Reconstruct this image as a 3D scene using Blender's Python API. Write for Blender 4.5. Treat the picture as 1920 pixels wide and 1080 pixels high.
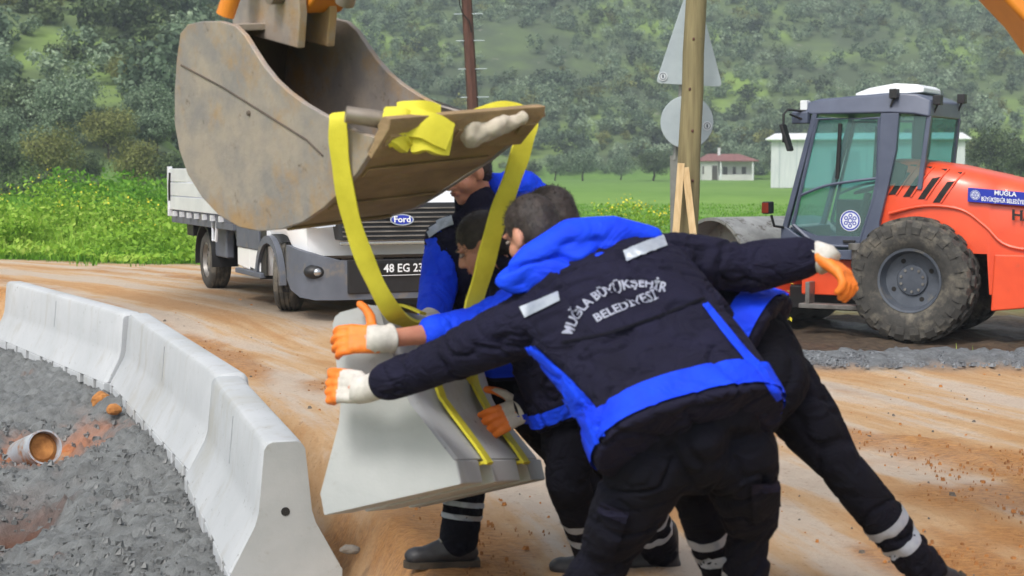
import bpy, bmesh, math, random
import numpy as np
from mathutils import Vector, Matrix, noise as mnoise
from mathutils.bvhtree import BVHTree
for o in list(bpy.data.objects): bpy.data.objects.remove(o)
scene = bpy.context.scene
C = scene.collection
R = math.radians
random.seed(4); rng = np.random.default_rng(4)

# ------------------------------------------------------------------ camera, sky, sun, exposure
EYE = 1.6; FPX = 3000.0; PITCH = math.atan(222/FPX)
cam_d = bpy.data.cameras.new('camera'); cam = bpy.data.objects.new('camera', cam_d); C.objects.link(cam)
cam.location = (0, 0, EYE); cam.rotation_euler = (math.pi/2-PITCH, 0, 0)
cam_d.sensor_width = 36; cam_d.lens = 36*FPX/1920; cam_d.clip_start = .1; cam_d.clip_end = 3000
cam_d.dof.use_dof = True; cam_d.dof.focus_distance = 11.0; cam_d.dof.aperture_fstop = 4.5
scene.camera = cam
W = bpy.data.worlds.new('World'); scene.world = W; W.use_nodes = True
wn = W.node_tree.nodes; wl = W.node_tree.links
SUN_EL, SUN_AZ = R(52), R(205)          # azimuth clockwise from +Y
sky = wn.new('ShaderNodeTexSky'); sky.sky_type = 'NISHITA'; sky.sun_disc = False
sky.sun_elevation = SUN_EL; sky.sun_rotation = SUN_AZ; sky.air_density = 1.0; sky.dust_density = 4.0; sky.ozone_density = 1.0
hsv = wn.new('ShaderNodeHueSaturation'); hsv.inputs['Saturation'].default_value = .4
wl.new(sky.outputs[0], hsv.inputs['Color']); wl.new(hsv.outputs[0], wn['Background'].inputs[0])
wn['Background'].inputs[1].default_value = .14
sd = bpy.data.lights.new('sun', 'SUN'); so = bpy.data.objects.new('sun', sd); C.objects.link(so)
sd.energy = 1.5; sd.angle = R(14); sd.color = (1, .96, .9)
sv = Vector((math.sin(SUN_AZ)*math.cos(SUN_EL), math.cos(SUN_AZ)*math.cos(SUN_EL), math.sin(SUN_EL)))
so.rotation_euler = sv.to_track_quat('Z', 'Y').to_euler(); so.location = (0, 0, 30)
vs = scene.view_settings; vs.view_transform = 'Standard'; vs.look = 'None'; vs.gamma = 1; vs.use_curve_mapping = False
vs.exposure = .58
scene.render.engine = 'CYCLES'
scene.cycles.max_bounces = 6; scene.cycles.diffuse_bounces = 3; scene.cycles.glossy_bounces = 3; scene.cycles.transmission_bounces = 4; scene.cycles.volume_bounces = 0; scene.cycles.transparent_max_bounces = 8

# ------------------------------------------------------------------ helpers
def V3(*a): return Vector(a)
_f = Vector((0, math.cos(PITCH), -math.sin(PITCH))); _u = Vector((0, math.sin(PITCH), math.cos(PITCH)))
def ray(px, py): return Vector((1, 0, 0))*((px-960)/FPX) + _f + _u*((540-py)/FPX)
def at(px, py, d):                       # point seen at a photo pixel at forward distance d
    r = ray(px, py); return Vector((0, 0, EYE)) + r*(d/r.y)
def onz(px, py, z=0):                    # point seen at a photo pixel on a level plane
    r = ray(px, py); return Vector((0, 0, EYE)) + r*((z-EYE)/r.z)
def onplane(px, py, p0, n):
    r = ray(px, py); o = Vector((0, 0, EYE)); return o + r*((p0-o).dot(n)/r.dot(n))

def tag(o, label=None, cat=None, group=None, kind=None):
    if label: o['label'] = label
    if cat: o['category'] = cat
    if group: o['group'] = group
    if kind: o['kind'] = kind
    return o
def empty(name, loc=(0, 0, 0), rz=0):
    o = bpy.data.objects.new(name, None); C.objects.link(o); o.location = loc; o.rotation_euler = (0, 0, rz)
    o.empty_display_size = .1
    return o
def link(name, me, mats=None, parent=None, smooth=False):
    if mats is not None:
        for m in (mats if isinstance(mats, (list, tuple)) else [mats]): me.materials.append(m)
    o = bpy.data.objects.new(name, me); C.objects.link(o)
    if parent is not None: o.parent = parent
    if smooth: me.polygons.foreach_set('use_smooth', [True]*len(me.polygons))
    return o
def mesh_np(name, V, F, mi=None):
    V = np.asarray(V, np.float32); F = np.asarray(F, np.int32); k = F.shape[1]
    me = bpy.data.meshes.new(name)
    me.vertices.add(len(V)); me.vertices.foreach_set('co', V.ravel())
    me.loops.add(F.size); me.loops.foreach_set('vertex_index', F.ravel())
    me.polygons.add(len(F)); me.polygons.foreach_set('loop_start', np.arange(0, F.size, k, dtype=np.int32))
    me.polygons.foreach_set('loop_total', np.full(len(F), k, np.int32))
    if mi is not None: me.polygons.foreach_set('material_index', np.asarray(mi, np.int32))
    me.update(calc_edges=True)
    return me
def fattr(me, name, vals):
    a = me.attributes.new(name, 'FLOAT', 'POINT'); a.data.foreach_set('value', np.asarray(vals, np.float32))

class MB:
    """collects shapes; build() links them as one mesh object"""
    def __init__(s): s.v = []; s.f = []; s.m = []; s.xf = None; s.mi = 0
    def add(s, vs_, fs):
        b = len(s.v)
        for v in vs_:
            v = Vector(v); s.v.append(tuple(s.xf @ v if s.xf else v))
        for f in fs: s.f.append(tuple(b+i for i in f)); s.m.append(s.mi)
        return s
    def box(s, c, size, rot=None):
        c = Vector(c); h = Vector(size)/2; vs_ = []
        for z in (-1, 1):
            for x, y in ((-1, -1), (1, -1), (1, 1), (-1, 1)):
                p = Vector((x*h.x, y*h.y, z*h.z)); vs_.append(c + (rot @ p if rot else p))
        return s.add(vs_, [(3, 2, 1, 0), (4, 5, 6, 7), (0, 1, 5, 4), (1, 2, 6, 5), (2, 3, 7, 6), (3, 0, 4, 7)])
    def box2(s, x0, x1, y0, y1, z0, z1): return s.box(((x0+x1)/2, (y0+y1)/2, (z0+z1)/2), (abs(x1-x0), abs(y1-y0), abs(z1-z0)))
    def ring(s, rings, close=True, caps=True):
        n = len(rings[0]); vs_ = [p for r in rings for p in r]; fs = []
        for i in range(len(rings)-1):
            for j in range(n if close else n-1):
                a, b = i*n+j, i*n+(j+1) % n; fs.append((a, b, b+n, a+n))
        if caps: fs.append(tuple(reversed(range(n)))); fs.append(tuple((len(rings)-1)*n+j for j in range(n)))
        return s.add(vs_, fs)
    def tube(s, pts, rad, n=10, caps=True, ref=None):
        pts = [Vector(p) for p in pts]
        if not isinstance(rad, (list, tuple)): rad = [rad]*len(pts)
        rings = []; up = None
        for i, p in enumerate(pts):
            t = (pts[min(i+1, len(pts)-1)]-pts[max(i-1, 0)]).normalized()
            if up is None:
                up = Vector(ref) if ref else (Vector((0, 0, 1)) if abs(t.z) < .9 else Vector((1, 0, 0)))
            a = t.cross(up)
            if a.length < 1e-5: a = t.cross(Vector((.3, .8, .1)))
            a.normalize(); b = a.cross(t).normalized(); up = b
            rings.append([p + a*(math.cos(2*math.pi*k/n)*rad[i]) + b*(math.sin(2*math.pi*k/n)*rad[i]) for k in range(n)])
        return s.ring(rings, caps=caps)
    def cap(s, p0, p1, r0, r1, n=14):        # tapered capsule
        p0, p1 = Vector(p0), Vector(p1); t = (p1-p0); L = t.length; t = t/L if L > 1e-6 else Vector((0, 0, 1))
        pts = []; rr = []
        for a in (-88, -60, -30, 0): pts.append(p0+t*(r0*math.sin(R(a)))); rr.append(r0*math.cos(R(a)))
        for a in (0, 30, 60, 88): pts.append(p1+t*(r1*math.sin(R(a)))); rr.append(r1*math.cos(R(a)))
        if L < 1e-6: return s.ell(p0, (r0,)*3)
        return s.tube(pts, rr, n)
    def ell(s, c, r, rot=None, nu=16, nv=10):
        c = Vector(c); rings = []
        for i in range(nv+1):
            th = math.pi*(i+.02)/(nv+.04)-math.pi/2
            rg = []
            for j in range(nu):
                ph = 2*math.pi*j/nu
                p = Vector((r[0]*math.cos(th)*math.cos(ph), r[1]*math.cos(th)*math.sin(ph), r[2]*math.sin(th)))
                rg.append(c + (rot @ p if rot else p))
            rings.append(rg)
        return s.ring(rings)
    def prism(s, poly, off):                 # polygon (3d points) swept by an offset
        off = Vector(off); n = len(poly); a = [Vector(p) for p in poly]
        return s.ring([a, [p+off for p in a]])
    def lathe(s, prof, o, ax, n=32, caps=False):   # prof: (radius, along)
        o = Vector(o); ax = Vector(ax).normalized(); a = ax.cross(Vector((0, 0, 1)) if abs(ax.z) < .9 else Vector((1, 0, 0))).normalized(); b = ax.cross(a)
        return s.ring([[o + ax*h + a*(r*math.cos(2*math.pi*k/n)) + b*(r*math.sin(2*math.pi*k/n)) for k in range(n)] for r, h in prof], caps=caps)
    def mesh(s, name):
        me = bpy.data.meshes.new(name); me.from_pydata(s.v, [], s.f); me.polygons.foreach_set('material_index', s.m); me.update(); return me
    def build(s, name, mats, parent=None, smooth=False, bevel=0, seg=2, fix=True):
        me = s.mesh(name)
        if fix:
            bm = bmesh.new(); bm.from_mesh(me); bmesh.ops.recalc_face_normals(bm, faces=bm.faces); bm.to_mesh(me); bm.free()
        o = link(name, me, mats, parent, smooth or bevel > 0)
        if bevel:
            md = o.modifiers.new('bevel', 'BEVEL'); md.width = bevel; md.segments = seg; md.limit_method = 'ANGLE'; md.angle_limit = R(35)
            md.harden_normals = True
            es(o, 32)
        elif smooth: es(o, 40)
        return o
def es(o, ang):
    me = o.data
    bm = bmesh.new(); bm.from_mesh(me)
    for e in bm.edges: e.smooth = not (len(e.link_faces) == 2 and e.calc_face_angle(0) > R(ang))
    bm.to_mesh(me); bm.free()

def hash3(ix, iy, iz, seed):
    h = (ix*374761393 + iy*668265263 + iz*2147483647 + seed*1274126177) & 0xffffffff
    h = ((h ^ (h >> 13))*1274126177) & 0xffffffff
    return ((h ^ (h >> 16)) & 0xffff)/32767.5-1
def vnoise(P, seed=0):                       # value noise, P (n,3) -> [-1,1]
    P = np.asarray(P, float); I = np.floor(P).astype(np.int64); f = P-I; f = f*f*f*(f*(f*6-15)+10)
    out = np.zeros(len(P))
    for dx in (0, 1):
        for dy in (0, 1):
            for dz in (0, 1):
                w = (f[:, 0] if dx else 1-f[:, 0])*(f[:, 1] if dy else 1-f[:, 1])*(f[:, 2] if dz else 1-f[:, 2])
                out += w*hash3(I[:, 0]+dx, I[:, 1]+dy, I[:, 2]+dz, seed)
    return out
def fbm(P, oct=4, seed=0):
    P = np.asarray(P, float); s = 0; a = 1; t = 0
    for i in range(oct): s = s+a*vnoise(P*2**i, seed+i); t += a; a *= .5
    return s/t
def sstep(a, b, x):
    t = np.clip((np.asarray(x, float)-a)/(b-a), 0, 1); return t*t*(3-2*t)

def fuse(mb, voxel, it=6, disp=None, name='m'):
    """weld overlapping closed shapes into one continuous smooth surface"""
    me = mb.mesh(name); o = bpy.data.objects.new(name, me); C.objects.link(o)
    md = o.modifiers.new('r', 'REMESH'); md.mode = 'VOXEL'; md.voxel_size = voxel
    if it: sm = o.modifiers.new('s', 'SMOOTH'); sm.factor = .5; sm.iterations = it
    dg = bpy.context.evaluated_depsgraph_get(); m2 = bpy.data.meshes.new_from_object(o.evaluated_get(dg))
    bpy.data.objects.remove(o); bpy.data.meshes.remove(me)
    if disp:
        n = len(m2.vertices); co = np.empty(n*3, np.float32); m2.vertices.foreach_get('co', co); co = co.reshape(-1, 3)
        nr = np.empty(n*3, np.float32); m2.vertices.foreach_get('normal', nr); nr = nr.reshape(-1, 3)
        co = co + nr*disp(co.astype(float))[:, None].astype(np.float32); m2.vertices.foreach_set('co', co.ravel())
    m2.update(); m2.polygons.foreach_set('use_smooth', [True]*len(m2.polygons)); m2.name = name
    return m2
def bvh_of(me): return BVHTree.FromPolygons([v.co.copy() for v in me.vertices], [tuple(p.vertices) for p in me.polygons])

def text_mesh(txt, size, bold=.0):
    cu = bpy.data.curves.new('t', 'FONT'); cu.body = txt; cu.size = size; cu.align_x = 'CENTER'; cu.align_y = 'CENTER'; cu.offset = bold; cu.resolution_u = 2
    o = bpy.data.objects.new('t', cu); C.objects.link(o)
    me = bpy.data.meshes.new_from_object(o.evaluated_get(bpy.context.evaluated_depsgraph_get())); bpy.data.objects.remove(o); bpy.data.curves.remove(cu)
    me.materials.clear()
    return me
def flat_text(name, txt, size, o, ux, uy, m, parent, bold=0, off=.004, sx=1):
    """lettering as a flat sheet lying a few mm above the plane through o spanned by ux, uy"""
    me = text_mesh(txt, size, bold); o = Vector(o); ux = Vector(ux).normalized(); uy = Vector(uy).normalized(); n = ux.cross(uy)
    for v in me.vertices: v.co = o + ux*(v.co.x*sx) + uy*v.co.y + n*off
    return link(name, me, m, parent)

# ------------------------------------------------------------------ materials
def nt(name):
    m = bpy.data.materials.new(name); m.use_nodes = True; return m, m.node_tree.nodes, m.node_tree.links, m.node_tree.nodes['Principled BSDF']
def rgb(c): return (*c, 1) if len(c) == 3 else c
def s2l(r, g, b): return tuple(((c/255/12.92) if c/255 <= .04045 else ((c/255+.055)/1.055)**2.4) for c in (r, g, b))
def ramp(n, stops):
    r = n.new('ShaderNodeValToRGB'); e = r.color_ramp.elements
    while len(e) < len(stops): e.new(.5)
    for i, (p, c) in enumerate(stops): e[i].position = p; e[i].color = rgb(c)
    return r
def tex(n, l, kind, scale, detail=4, rough=.6, coord='Object', mscale=(1, 1, 1)):
    tc = n.new('ShaderNodeTexCoord'); mp = n.new('ShaderNodeMapping'); mp.inputs['Scale'].default_value = mscale
    l.new(tc.outputs[coord], mp.inputs[0])
    if kind == 'noise':
        t = n.new('ShaderNodeTexNoise'); t.inputs['Scale'].default_value = scale; t.inputs['Detail'].default_value = detail; t.inputs['Roughness'].default_value = rough
    else:
        t = n.new('ShaderNodeTexVoronoi'); t.inputs['Scale'].default_value = scale
    l.new(mp.outputs[0], t.inputs['Vector']); return t
def bump(n, l, b, src, strength, dist):
    bp = n.new('ShaderNodeBump'); bp.inputs['Strength'].default_value = strength; bp.inputs['Distance'].default_value = dist
    l.new(src, bp.inputs['Height'])
    return bp
def mat(name, c, c2=None, rough=.6, scale=8, metal=0, bstr=0, bdist=.01, bscale=None, mscale=(1, 1, 1), lo=.35, hi=.65, spots=None, coat=0, rv=0, crease=0, spec=None):
    """principled material with two-colour noise, optional third colour in patches and a bump"""
    m, n, l, b = nt(name); b.inputs['Roughness'].default_value = rough; b.inputs['Metallic'].default_value = metal
    b.inputs['Coat Weight'].default_value = coat; b.inputs['Coat Roughness'].default_value = .15
    if spec is not None: b.inputs['Specular IOR Level'].default_value = spec
    if c2 is None: c2 = tuple(x*.82 for x in c)
    t = tex(n, l, 'noise', scale, 5, .6, mscale=mscale); r = ramp(n, [(lo, c), (hi, c2)]); l.new(t.outputs['Fac'], r.inputs[0]); col = r.outputs[0]
    if spots:
        c3, sc, p0, p1 = spots; t2 = tex(n, l, 'noise', sc, 8, .7); r2 = ramp(n, [(p0, (0, 0, 0)), (p1, (1, 1, 1))]); l.new(t2.outputs['Fac'], r2.inputs[0])
        mx = n.new('ShaderNodeMix'); mx.data_type = 'RGBA'; l.new(r2.outputs[0], mx.inputs[0]); l.new(col, mx.inputs[6]); mx.inputs[7].default_value = rgb(c3); col = mx.outputs[2]
    l.new(col, b.inputs['Base Color'])
    if rv:
        rr = n.new('ShaderNodeMapRange'); rr.inputs[3].default_value = rough-rv; rr.inputs[4].default_value = rough+rv; l.new(t.outputs['Fac'], rr.inputs[0]); l.new(rr.outputs[0], b.inputs['Roughness'])
    if bstr:
        t3 = tex(n, l, 'noise', bscale or scale*6, 6, .65, mscale=mscale); bp = bump(n, l, b, t3.outputs['Fac'], bstr, bdist); l.new(bp.outputs[0], b.inputs['Normal'])
        if crease:
            t4 = tex(n, l, 'noise', crease, 3, .5, mscale=(1, 1, 1.6)); t4.inputs['Distortion'].default_value = 1.2; sb_ = n.new('ShaderNodeMath'); sb_.operation = 'SUBTRACT'; sb_.inputs[1].default_value = .5; l.new(t4.outputs['Fac'], sb_.inputs[0]); ab = n.new('ShaderNodeMath'); ab.operation = 'ABSOLUTE'; l.new(sb_.outputs[0], ab.inputs[0])
            b2 = bump(n, l, b, ab.outputs[0], .55, .05); l.new(bp.outputs[0], b2.inputs['Normal']); l.new(b2.outputs[0], b.inputs['Normal'])
    return m
def foliage(name, dark, mid, light, trans=.25):
    m, n, l, b = nt(name); a = n.new('ShaderNodeAttribute'); a.attribute_name = 'tint'
    r = ramp(n, [(0, dark), (.5, mid), (1, light)]); l.new(a.outputs['Fac'], r.inputs[0]); l.new(r.outputs[0], b.inputs['Base Color'])
    b.inputs['Roughness'].default_value = .6; b.inputs['Specular IOR Level'].default_value = .25
    tr = n.new('ShaderNodeBsdfTranslucent'); l.new(r.outputs[0], tr.inputs[0]); mx = n.new('ShaderNodeMixShader'); mx.inputs[0].default_value = trans
    l.new(b.outputs[0], mx.inputs[1]); l.new(tr.outputs[0], mx.inputs[2]); l.new(mx.outputs[0], n['Material Output'].inputs[0])
    return m
# ------------------------------------------------------------------ terrain
BAR_H, BAR_B, BAR_T, BAR_Z = .68, .52, .18, -.30
TOPZ = BAR_Z+BAR_H
JP = [onz(px, py, TOPZ) for px, py in ((545, 829), (432, 702), (255, 586))]
JP.append(JP[2] + (JP[2]-JP[1]).normalized()*4.3 + Vector((-.75, -.1, 0)))
JP.append(JP[3] + (JP[3]-JP[2]).normalized()*4.3 + Vector((-.75, -.2, 0)))
_pc = np.polyfit([p.y for p in JP[:4]], [p.x for p in JP[:4]], 2)
def xc(y):
    y = np.asarray(y, float); y1 = JP[0].y; k = 2*_pc[0]*y1+_pc[1]
    return np.where(y < y1, np.polyval(_pc, y1)+k*(y-y1), np.polyval(_pc, y))
def hill(x, y):
    u = x/np.maximum(y, 1); y0 = 97+163*sstep(-.225, -.09, u)
    t = np.maximum(y-y0, 0); z = .37*(t-12*(1-np.exp(-t/12)))
    P = np.stack([x/70, y/70, x*0], 1); z = z*(1+.16*fbm(P, 3, 5))+np.minimum(t/30, 1)*1.5*fbm(P*4, 2, 8)
    return np.minimum(z, 190)
def gz(x, y):
    x = np.asarray(x, float).ravel(); y = np.asarray(y, float).ravel()
    q = x-xc(y); tr = -.34*(1-sstep(.28, .5, q))*(1-sstep(22, 26, y))*sstep(-1, 2, y)
    dip = -.55*sstep(13.3, 16.3, y)*sstep(1.3, 3.2, x)*(1-sstep(24, 32, y))
    van = .15*sstep(14, 16.5, y)*(1-sstep(.3, 2.4, x))*(1-sstep(24, 30, y))
    P = np.stack([x, y, x*0], 1)
    return tr-.5*(1-sstep(-.25, -.1, q))*(1-sstep(22, 26, y))*sstep(-1, 2, y)+dip+van+hill(x, y)+.012*fbm(P*.8, 3, 2)+sstep(30, 80, y)*.25*fbm(P*.05, 2, 3)
def g1(x, y): return float(gz([x], [y])[0])
def grid(xs, ys):
    X, Y = np.meshgrid(xs, ys); nx, ny = len(xs), len(ys); i = np.arange(nx*ny).reshape(ny, nx)
    F = np.stack([i[:-1, :-1], i[:-1, 1:], i[1:, 1:], i[1:, :-1]], -1).reshape(-1, 4)
    return X.ravel(), Y.ravel(), F

# --- dirt road, verge and machine yard: one finely divided sheet
ys = [2.0]
while ys[-1] < 36: ys.append(ys[-1]+.035+.0075*(ys[-1]-2))
xs = np.concatenate([np.linspace(-16, -5, 90, endpoint=False), np.linspace(-5, 5, 180, endpoint=False), np.linspace(5, 13, 60)])
X, Y, Fq = grid(xs, np.array(ys)); Q = X-xc(Y)
Z = gz(X, Y)
edge_y = 24.6-.62*(np.minimum(X, 1.2)+5)-1.6*np.maximum(X-1.2, 0)+.5*np.sin(X*1.3)+.5*fbm(np.stack([X*.7, Y*.7, X*0], 1), 3, 31)
grass_m = sstep(-.6, .5, Y-edge_y)
wob = .5*fbm(np.stack([X*.8, Y*.6, X*0], 1), 4, 41)
gr_lo = 12.75+.05*X*0
gravel = sstep(-.25, .2, Y-12.9+.22*(X-2.2)+wob)*sstep(1.2, 2.0, X+wob)*(1-sstep(15.4, 16.2, Y+wob))
mud = sstep(-.3, .4, Y-15.6+wob)*sstep(1.0, 2.2, X+wob*.6)*(1-sstep(23, 25.5, Y))
van_dark = np.exp(-(((X+1.6)/2.6)**2+((Y-18.2)/2.6)**2)**2)  # rounded darker patch of ground under and around the truck
P = np.stack([X, Y, X*0], 1)
# ruts follow the road, crumbs and ridges of loose earth between them
fl = np.stack([Q*2.6, Y*.25, X*0], 1)
rut = fbm(fl, 3, 11); Z = Z+.018*rut*(Q > .3)
crumb = np.maximum(fbm(P*5, 4, 12)-.05, 0); bank = np.maximum(fbm(np.stack([Q*1.5, Y*.35, X*0], 1), 3, 14), 0)
Z = Z+.09*crumb*bank*(Q > .4)+.006*fbm(P*14, 3, 19)*(Q > .3)
Z = Z+gravel*(.05+.09*np.maximum(fbm(P*7, 4, 16), -.2))+mud*.09*fbm(P*2.2, 4, 17)
me = mesh_np('road', np.stack([X, Y, Z], 1), Fq)
fattr(me, 'grass', grass_m*(1-mud)*(1-gravel)); fattr(me, 'gravel', gravel); fattr(me, 'mud', np.clip(mud+.8*van_dark, 0, 1)); fattr(me, 'q', Q); fattr(me, 'crumb', np.clip(sstep(.04, .30, bank+.25*fbm(P*2.2, 3, 91)-.06)*.85, 0, 1))  # mud mask also carries the darker patch under the truck
def attr(n, name): a = n.new('ShaderNodeAttribute'); a.attribute_name = name; return a
def mixc(n, l, f, a, b):
    m = n.new('ShaderNodeMix'); m.data_type = 'RGBA'
    for s, i in ((f, 0), (a, 6), (b, 7)):
        if hasattr(s, 'is_linked'): l.new(s, m.inputs[i])
        else: m.inputs[i].default_value = rgb(s) if i else s
    return m.outputs[2]
m, n, l, b = nt('dirt_road')
q = attr(n, 'q'); tc = n.new('ShaderNodeTexCoord'); sx = n.new('ShaderNodeSeparateXYZ'); l.new(tc.outputs['Object'], sx.inputs[0])
cb = n.new('ShaderNodeCombineXYZ'); l.new(q.outputs['Fac'], cb.inputs[0])
my = n.new('ShaderNodeMath'); my.operation = 'MULTIPLY'; my.inputs[1].default_value = .13; l.new(sx.outputs[1], my.inputs[0]); l.new(my.outputs[0], cb.inputs[1])
t1 = n.new('ShaderNodeTexNoise'); t1.inputs['Scale'].default_value = 1.5; t1.inputs['Detail'].default_value = 7; t1.inputs['Roughness'].default_value = .62; l.new(cb.outputs[0], t1.inputs['Vector'])
t2 = tex(n, l, 'noise', 2.2, 8, .7)
r1 = ramp(n, [(.40, s2l(190, 142, 90)), (.48, s2l(204, 168, 126)), (.55, s2l(206, 192, 176)), (.68, s2l(198, 182, 166))]); l.new(t1.outputs['Fac'], r1.inputs[0])
r2 = ramp(n, [(.36, s2l(186, 140, 90)), (.62, s2l(210, 182, 146))]); l.new(t2.outputs['Fac'], r2.inputs[0])
c = mixc(n, l, .22, r1.outputs[0], r2.outputs[0])
t5 = tex(n, l, 'noise', 26, 6, .75); r5 = ramp(n, [(.58, (0, 0, 0)), (.7, (1, 1, 1))]); l.new(t5.outputs['Fac'], r5.inputs[0])
c = mixc(n, l, r5.outputs[0], c, s2l(150, 104, 62))
ca = attr(n, 'crumb'); tcb = tex(n, l, 'noise', 30, 8, .8, mscale=(.6, 1.6, 1)); rcb = ramp(n, [(.42, s2l(196, 144, 82)), (.52, s2l(176, 118, 58)), (.64, s2l(116, 76, 42))]); l.new(tcb.outputs['Fac'], rcb.inputs[0]); c = mixc(n, l, ca.outputs['Fac'], c, rcb.outputs[0])
t3 = tex(n, l, 'noise', 9, 8, .75); r3 = ramp(n, [(.35, s2l(86, 88, 90)), (.65, s2l(132, 135, 138))]); l.new(t3.outputs['Fac'], r3.inputs[0])
ga = attr(n, 'gravel'); c = mixc(n, l, ga.outputs['Fac'], c, r3.outputs[0])
r4 = ramp(n, [(.35, s2l(52, 42, 34)), (.7, s2l(104, 86, 66))]); l.new(t3.outputs['Fac'], r4.inputs[0])
ma = attr(n, 'mud'); c = mixc(n, l, ma.outputs['Fac'], c, r4.outputs[0])
r6 = ramp(n, [(.35, s2l(60, 88, 34)), (.65, s2l(96, 122, 52))]); l.new(t2.outputs['Fac'], r6.inputs[0])
gr = attr(n, 'grass'); c = mixc(n, l, gr.outputs['Fac'], c, r6.outputs[0]); l.new(c, b.inputs['Base Color'])
rr = n.new('ShaderNodeMapRange'); rr.inputs[1].default_value = .4; rr.inputs[2].default_value = .65; rr.inputs[3].default_value = .85; rr.inputs[4].default_value = .38; l.new(t1.outputs['Fac'], rr.inputs[0]); l.new(rr.outputs[0], b.inputs['Roughness'])
t7 = tex(n, l, 'noise', 40, 8, .75); bp = bump(n, l, b, t7.outputs['Fac'], .7, .03); t8 = tex(n, l, 'noise', 7, 8, .7); b9 = bump(n, l, b, t8.outputs['Fac'], .6, .10); l.new(bp.outputs[0], b9.inputs['Normal']); l.new(b9.outputs[0], b.inputs['Normal'])
tag(link('road', me, m, None, True), kind='structure')

# --- fields and the wooded hill behind: one sheet to the skyline
m, n, l, b = nt('field_grass')
t1 = tex(n, l, 'noise', .02, 6, .6); t2 = tex(n, l, 'noise', .6, 8, .7); t3 = tex(n, l, 'noise', .045, 5, .55)
r1 = ramp(n, [(.35, s2l(84, 126, 44)), (.5, s2l(102, 144, 52)), (.68, s2l(122, 158, 66))]); l.new(t1.outputs['Fac'], r1.inputs[0])
r2 = ramp(n, [(.3, s2l(76, 112, 40)), (.7, s2l(126, 158, 70))]); l.new(t2.outputs['Fac'], r2.inputs[0])
c = mixc(n, l, .4, r1.outputs[0], r2.outputs[0])
hm = attr(n, 'slope'); r3 = ramp(n, [(.42, s2l(76, 90, 62)), (.53, s2l(96, 114, 68)), (.62, s2l(124, 150, 70)), (.74, s2l(136, 164, 76))]); l.new(t3.outputs['Fac'], r3.inputs[0])
r4 = ramp(n, [(.62, (0, 0, 0)), (.68, (1, 1, 1))]); t4 = tex(n, l, 'noise', .35, 8, .75); l.new(t4.outputs['Fac'], r4.inputs[0])
hc = mixc(n, l, r4.outputs[0], r3.outputs[0], s2l(150, 146, 138)); c = mixc(n, l, hm.outputs['Fac'], c, hc)
l.new(c, b.inputs['Base Color']); b.inputs['Roughness'].default_value = .9
ys = np.concatenate([np.arange(-40, 32, 6.), np.arange(32, 100, 2.), np.arange(100, 460, 3.), np.arange(460, 900, 16.)])
xs = np.concatenate([np.arange(-420, -110, 14.), np.arange(-110, 130, 2.5), np.arange(130, 430, 14.)])
X, Y, Fq = grid(xs, ys); Z = gz(X, Y); Z = np.where((Y < 34) & (X > -19) & (X < 15), Z-.9, Z-.02)
me = mesh_np('ground', np.stack([X, Y, Z], 1), Fq); fattr(me, 'slope', sstep(.5, 3, hill(X, Y)))
tag(link('ground', me, m, None, True), kind='structure')

# ------------------------------------------------------------------ foliage generators
def quads(c, nrm, size, rg, asp=.55):
    """leaf-shaped quads round centres c facing nrm"""
    n = len(c); a = np.cross(nrm, rg.normal(size=(n, 3))); a /= np.linalg.norm(a, axis=1)[:, None]+1e-9; bb = np.cross(nrm, a)
    s = np.asarray(size).reshape(-1, 1)*np.ones((n, 1))
    Vv = np.stack([c-a*s, c-bb*s*asp+a*s*.1, c+a*s, c+bb*s*asp+a*s*.1], 1).reshape(-1, 3)
    return Vv, np.arange(4*n).reshape(n, 4)
def crown(seed, nclump, nleaf, leaf, flat=.72, trunkh=.35):
    """a crown of unit width: clumps of small leaves with gaps between; returns verts, quads, tint"""
    rg = np.random.default_rng(seed); Cs = []; Rs = []
    for i in range(nclump):
        while True:
            p = rg.uniform(-1, 1, 3)
            if p@p < 1: break
        p = p/np.linalg.norm(p)*rg.uniform(.45, .95)
        Cs.append(np.array([p[0]*.36, p[1]*.36, p[2]*.34*flat])); Rs.append(rg.uniform(.12, .21))
    vs_, ts = [], []
    for c, r in zip(Cs, Rs):
        d = rg.normal(size=(nleaf, 3)); d /= np.linalg.norm(d, axis=1)[:, None]
        pos = c+d*(r*rg.uniform(.55, 1.12, (nleaf, 1)))*np.array([1, 1, .8])
        nn = d*.8+rg.normal(size=(nleaf, 3))*.55+np.array([0, 0, .35]); nn /= np.linalg.norm(nn, axis=1)[:, None]
        vv, ff = quads(pos, nn, leaf*rg.uniform(.6, 1.35, nleaf), rg); vs_.append(vv)
        ts.append(np.repeat(np.clip(.5+rg.normal(size=nleaf)*.16+rg.uniform(-.22, .22), 0, 1), 4))
    Vv = np.concatenate(vs_); Vv[:, 2] += trunkh+.34*flat
    return Vv, np.arange(len(Vv)).reshape(-1, 4), np.concatenate(ts)
def trunk_mb(seed, h, r, limbs=5):
    rd = random.Random(seed); mb = MB(); p = Vector((0, 0, -.04)); pts = [p]
    for i in range(4): p = p+Vector((rd.uniform(-.03, .03), rd.uniform(-.03, .03), (h+.04)/4)); pts.append(p)
    mb.tube(pts, [r*1.35, r, r*.9, r*.8, r*.7], 7)
    for k in range(limbs):
        a = rd.uniform(0, 6.28); e = pts[-1]+Vector((math.cos(a)*.26, math.sin(a)*.26, rd.uniform(.15, .34)))
        mid = (pts[-1]+e)/2+Vector((0, 0, .03)); mb.tube([pts[rd.choice((3, 4))], mid, e], [r*.55, r*.4, r*.18], 5)
    return mb
M_olive = foliage('olive_leaves', s2l(72, 92, 68), s2l(118, 140, 110), s2l(170, 188, 156))
M_maquis = foliage('evergreen_leaves', s2l(46, 60, 40), s2l(80, 98, 64), s2l(120, 136, 90))
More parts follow.
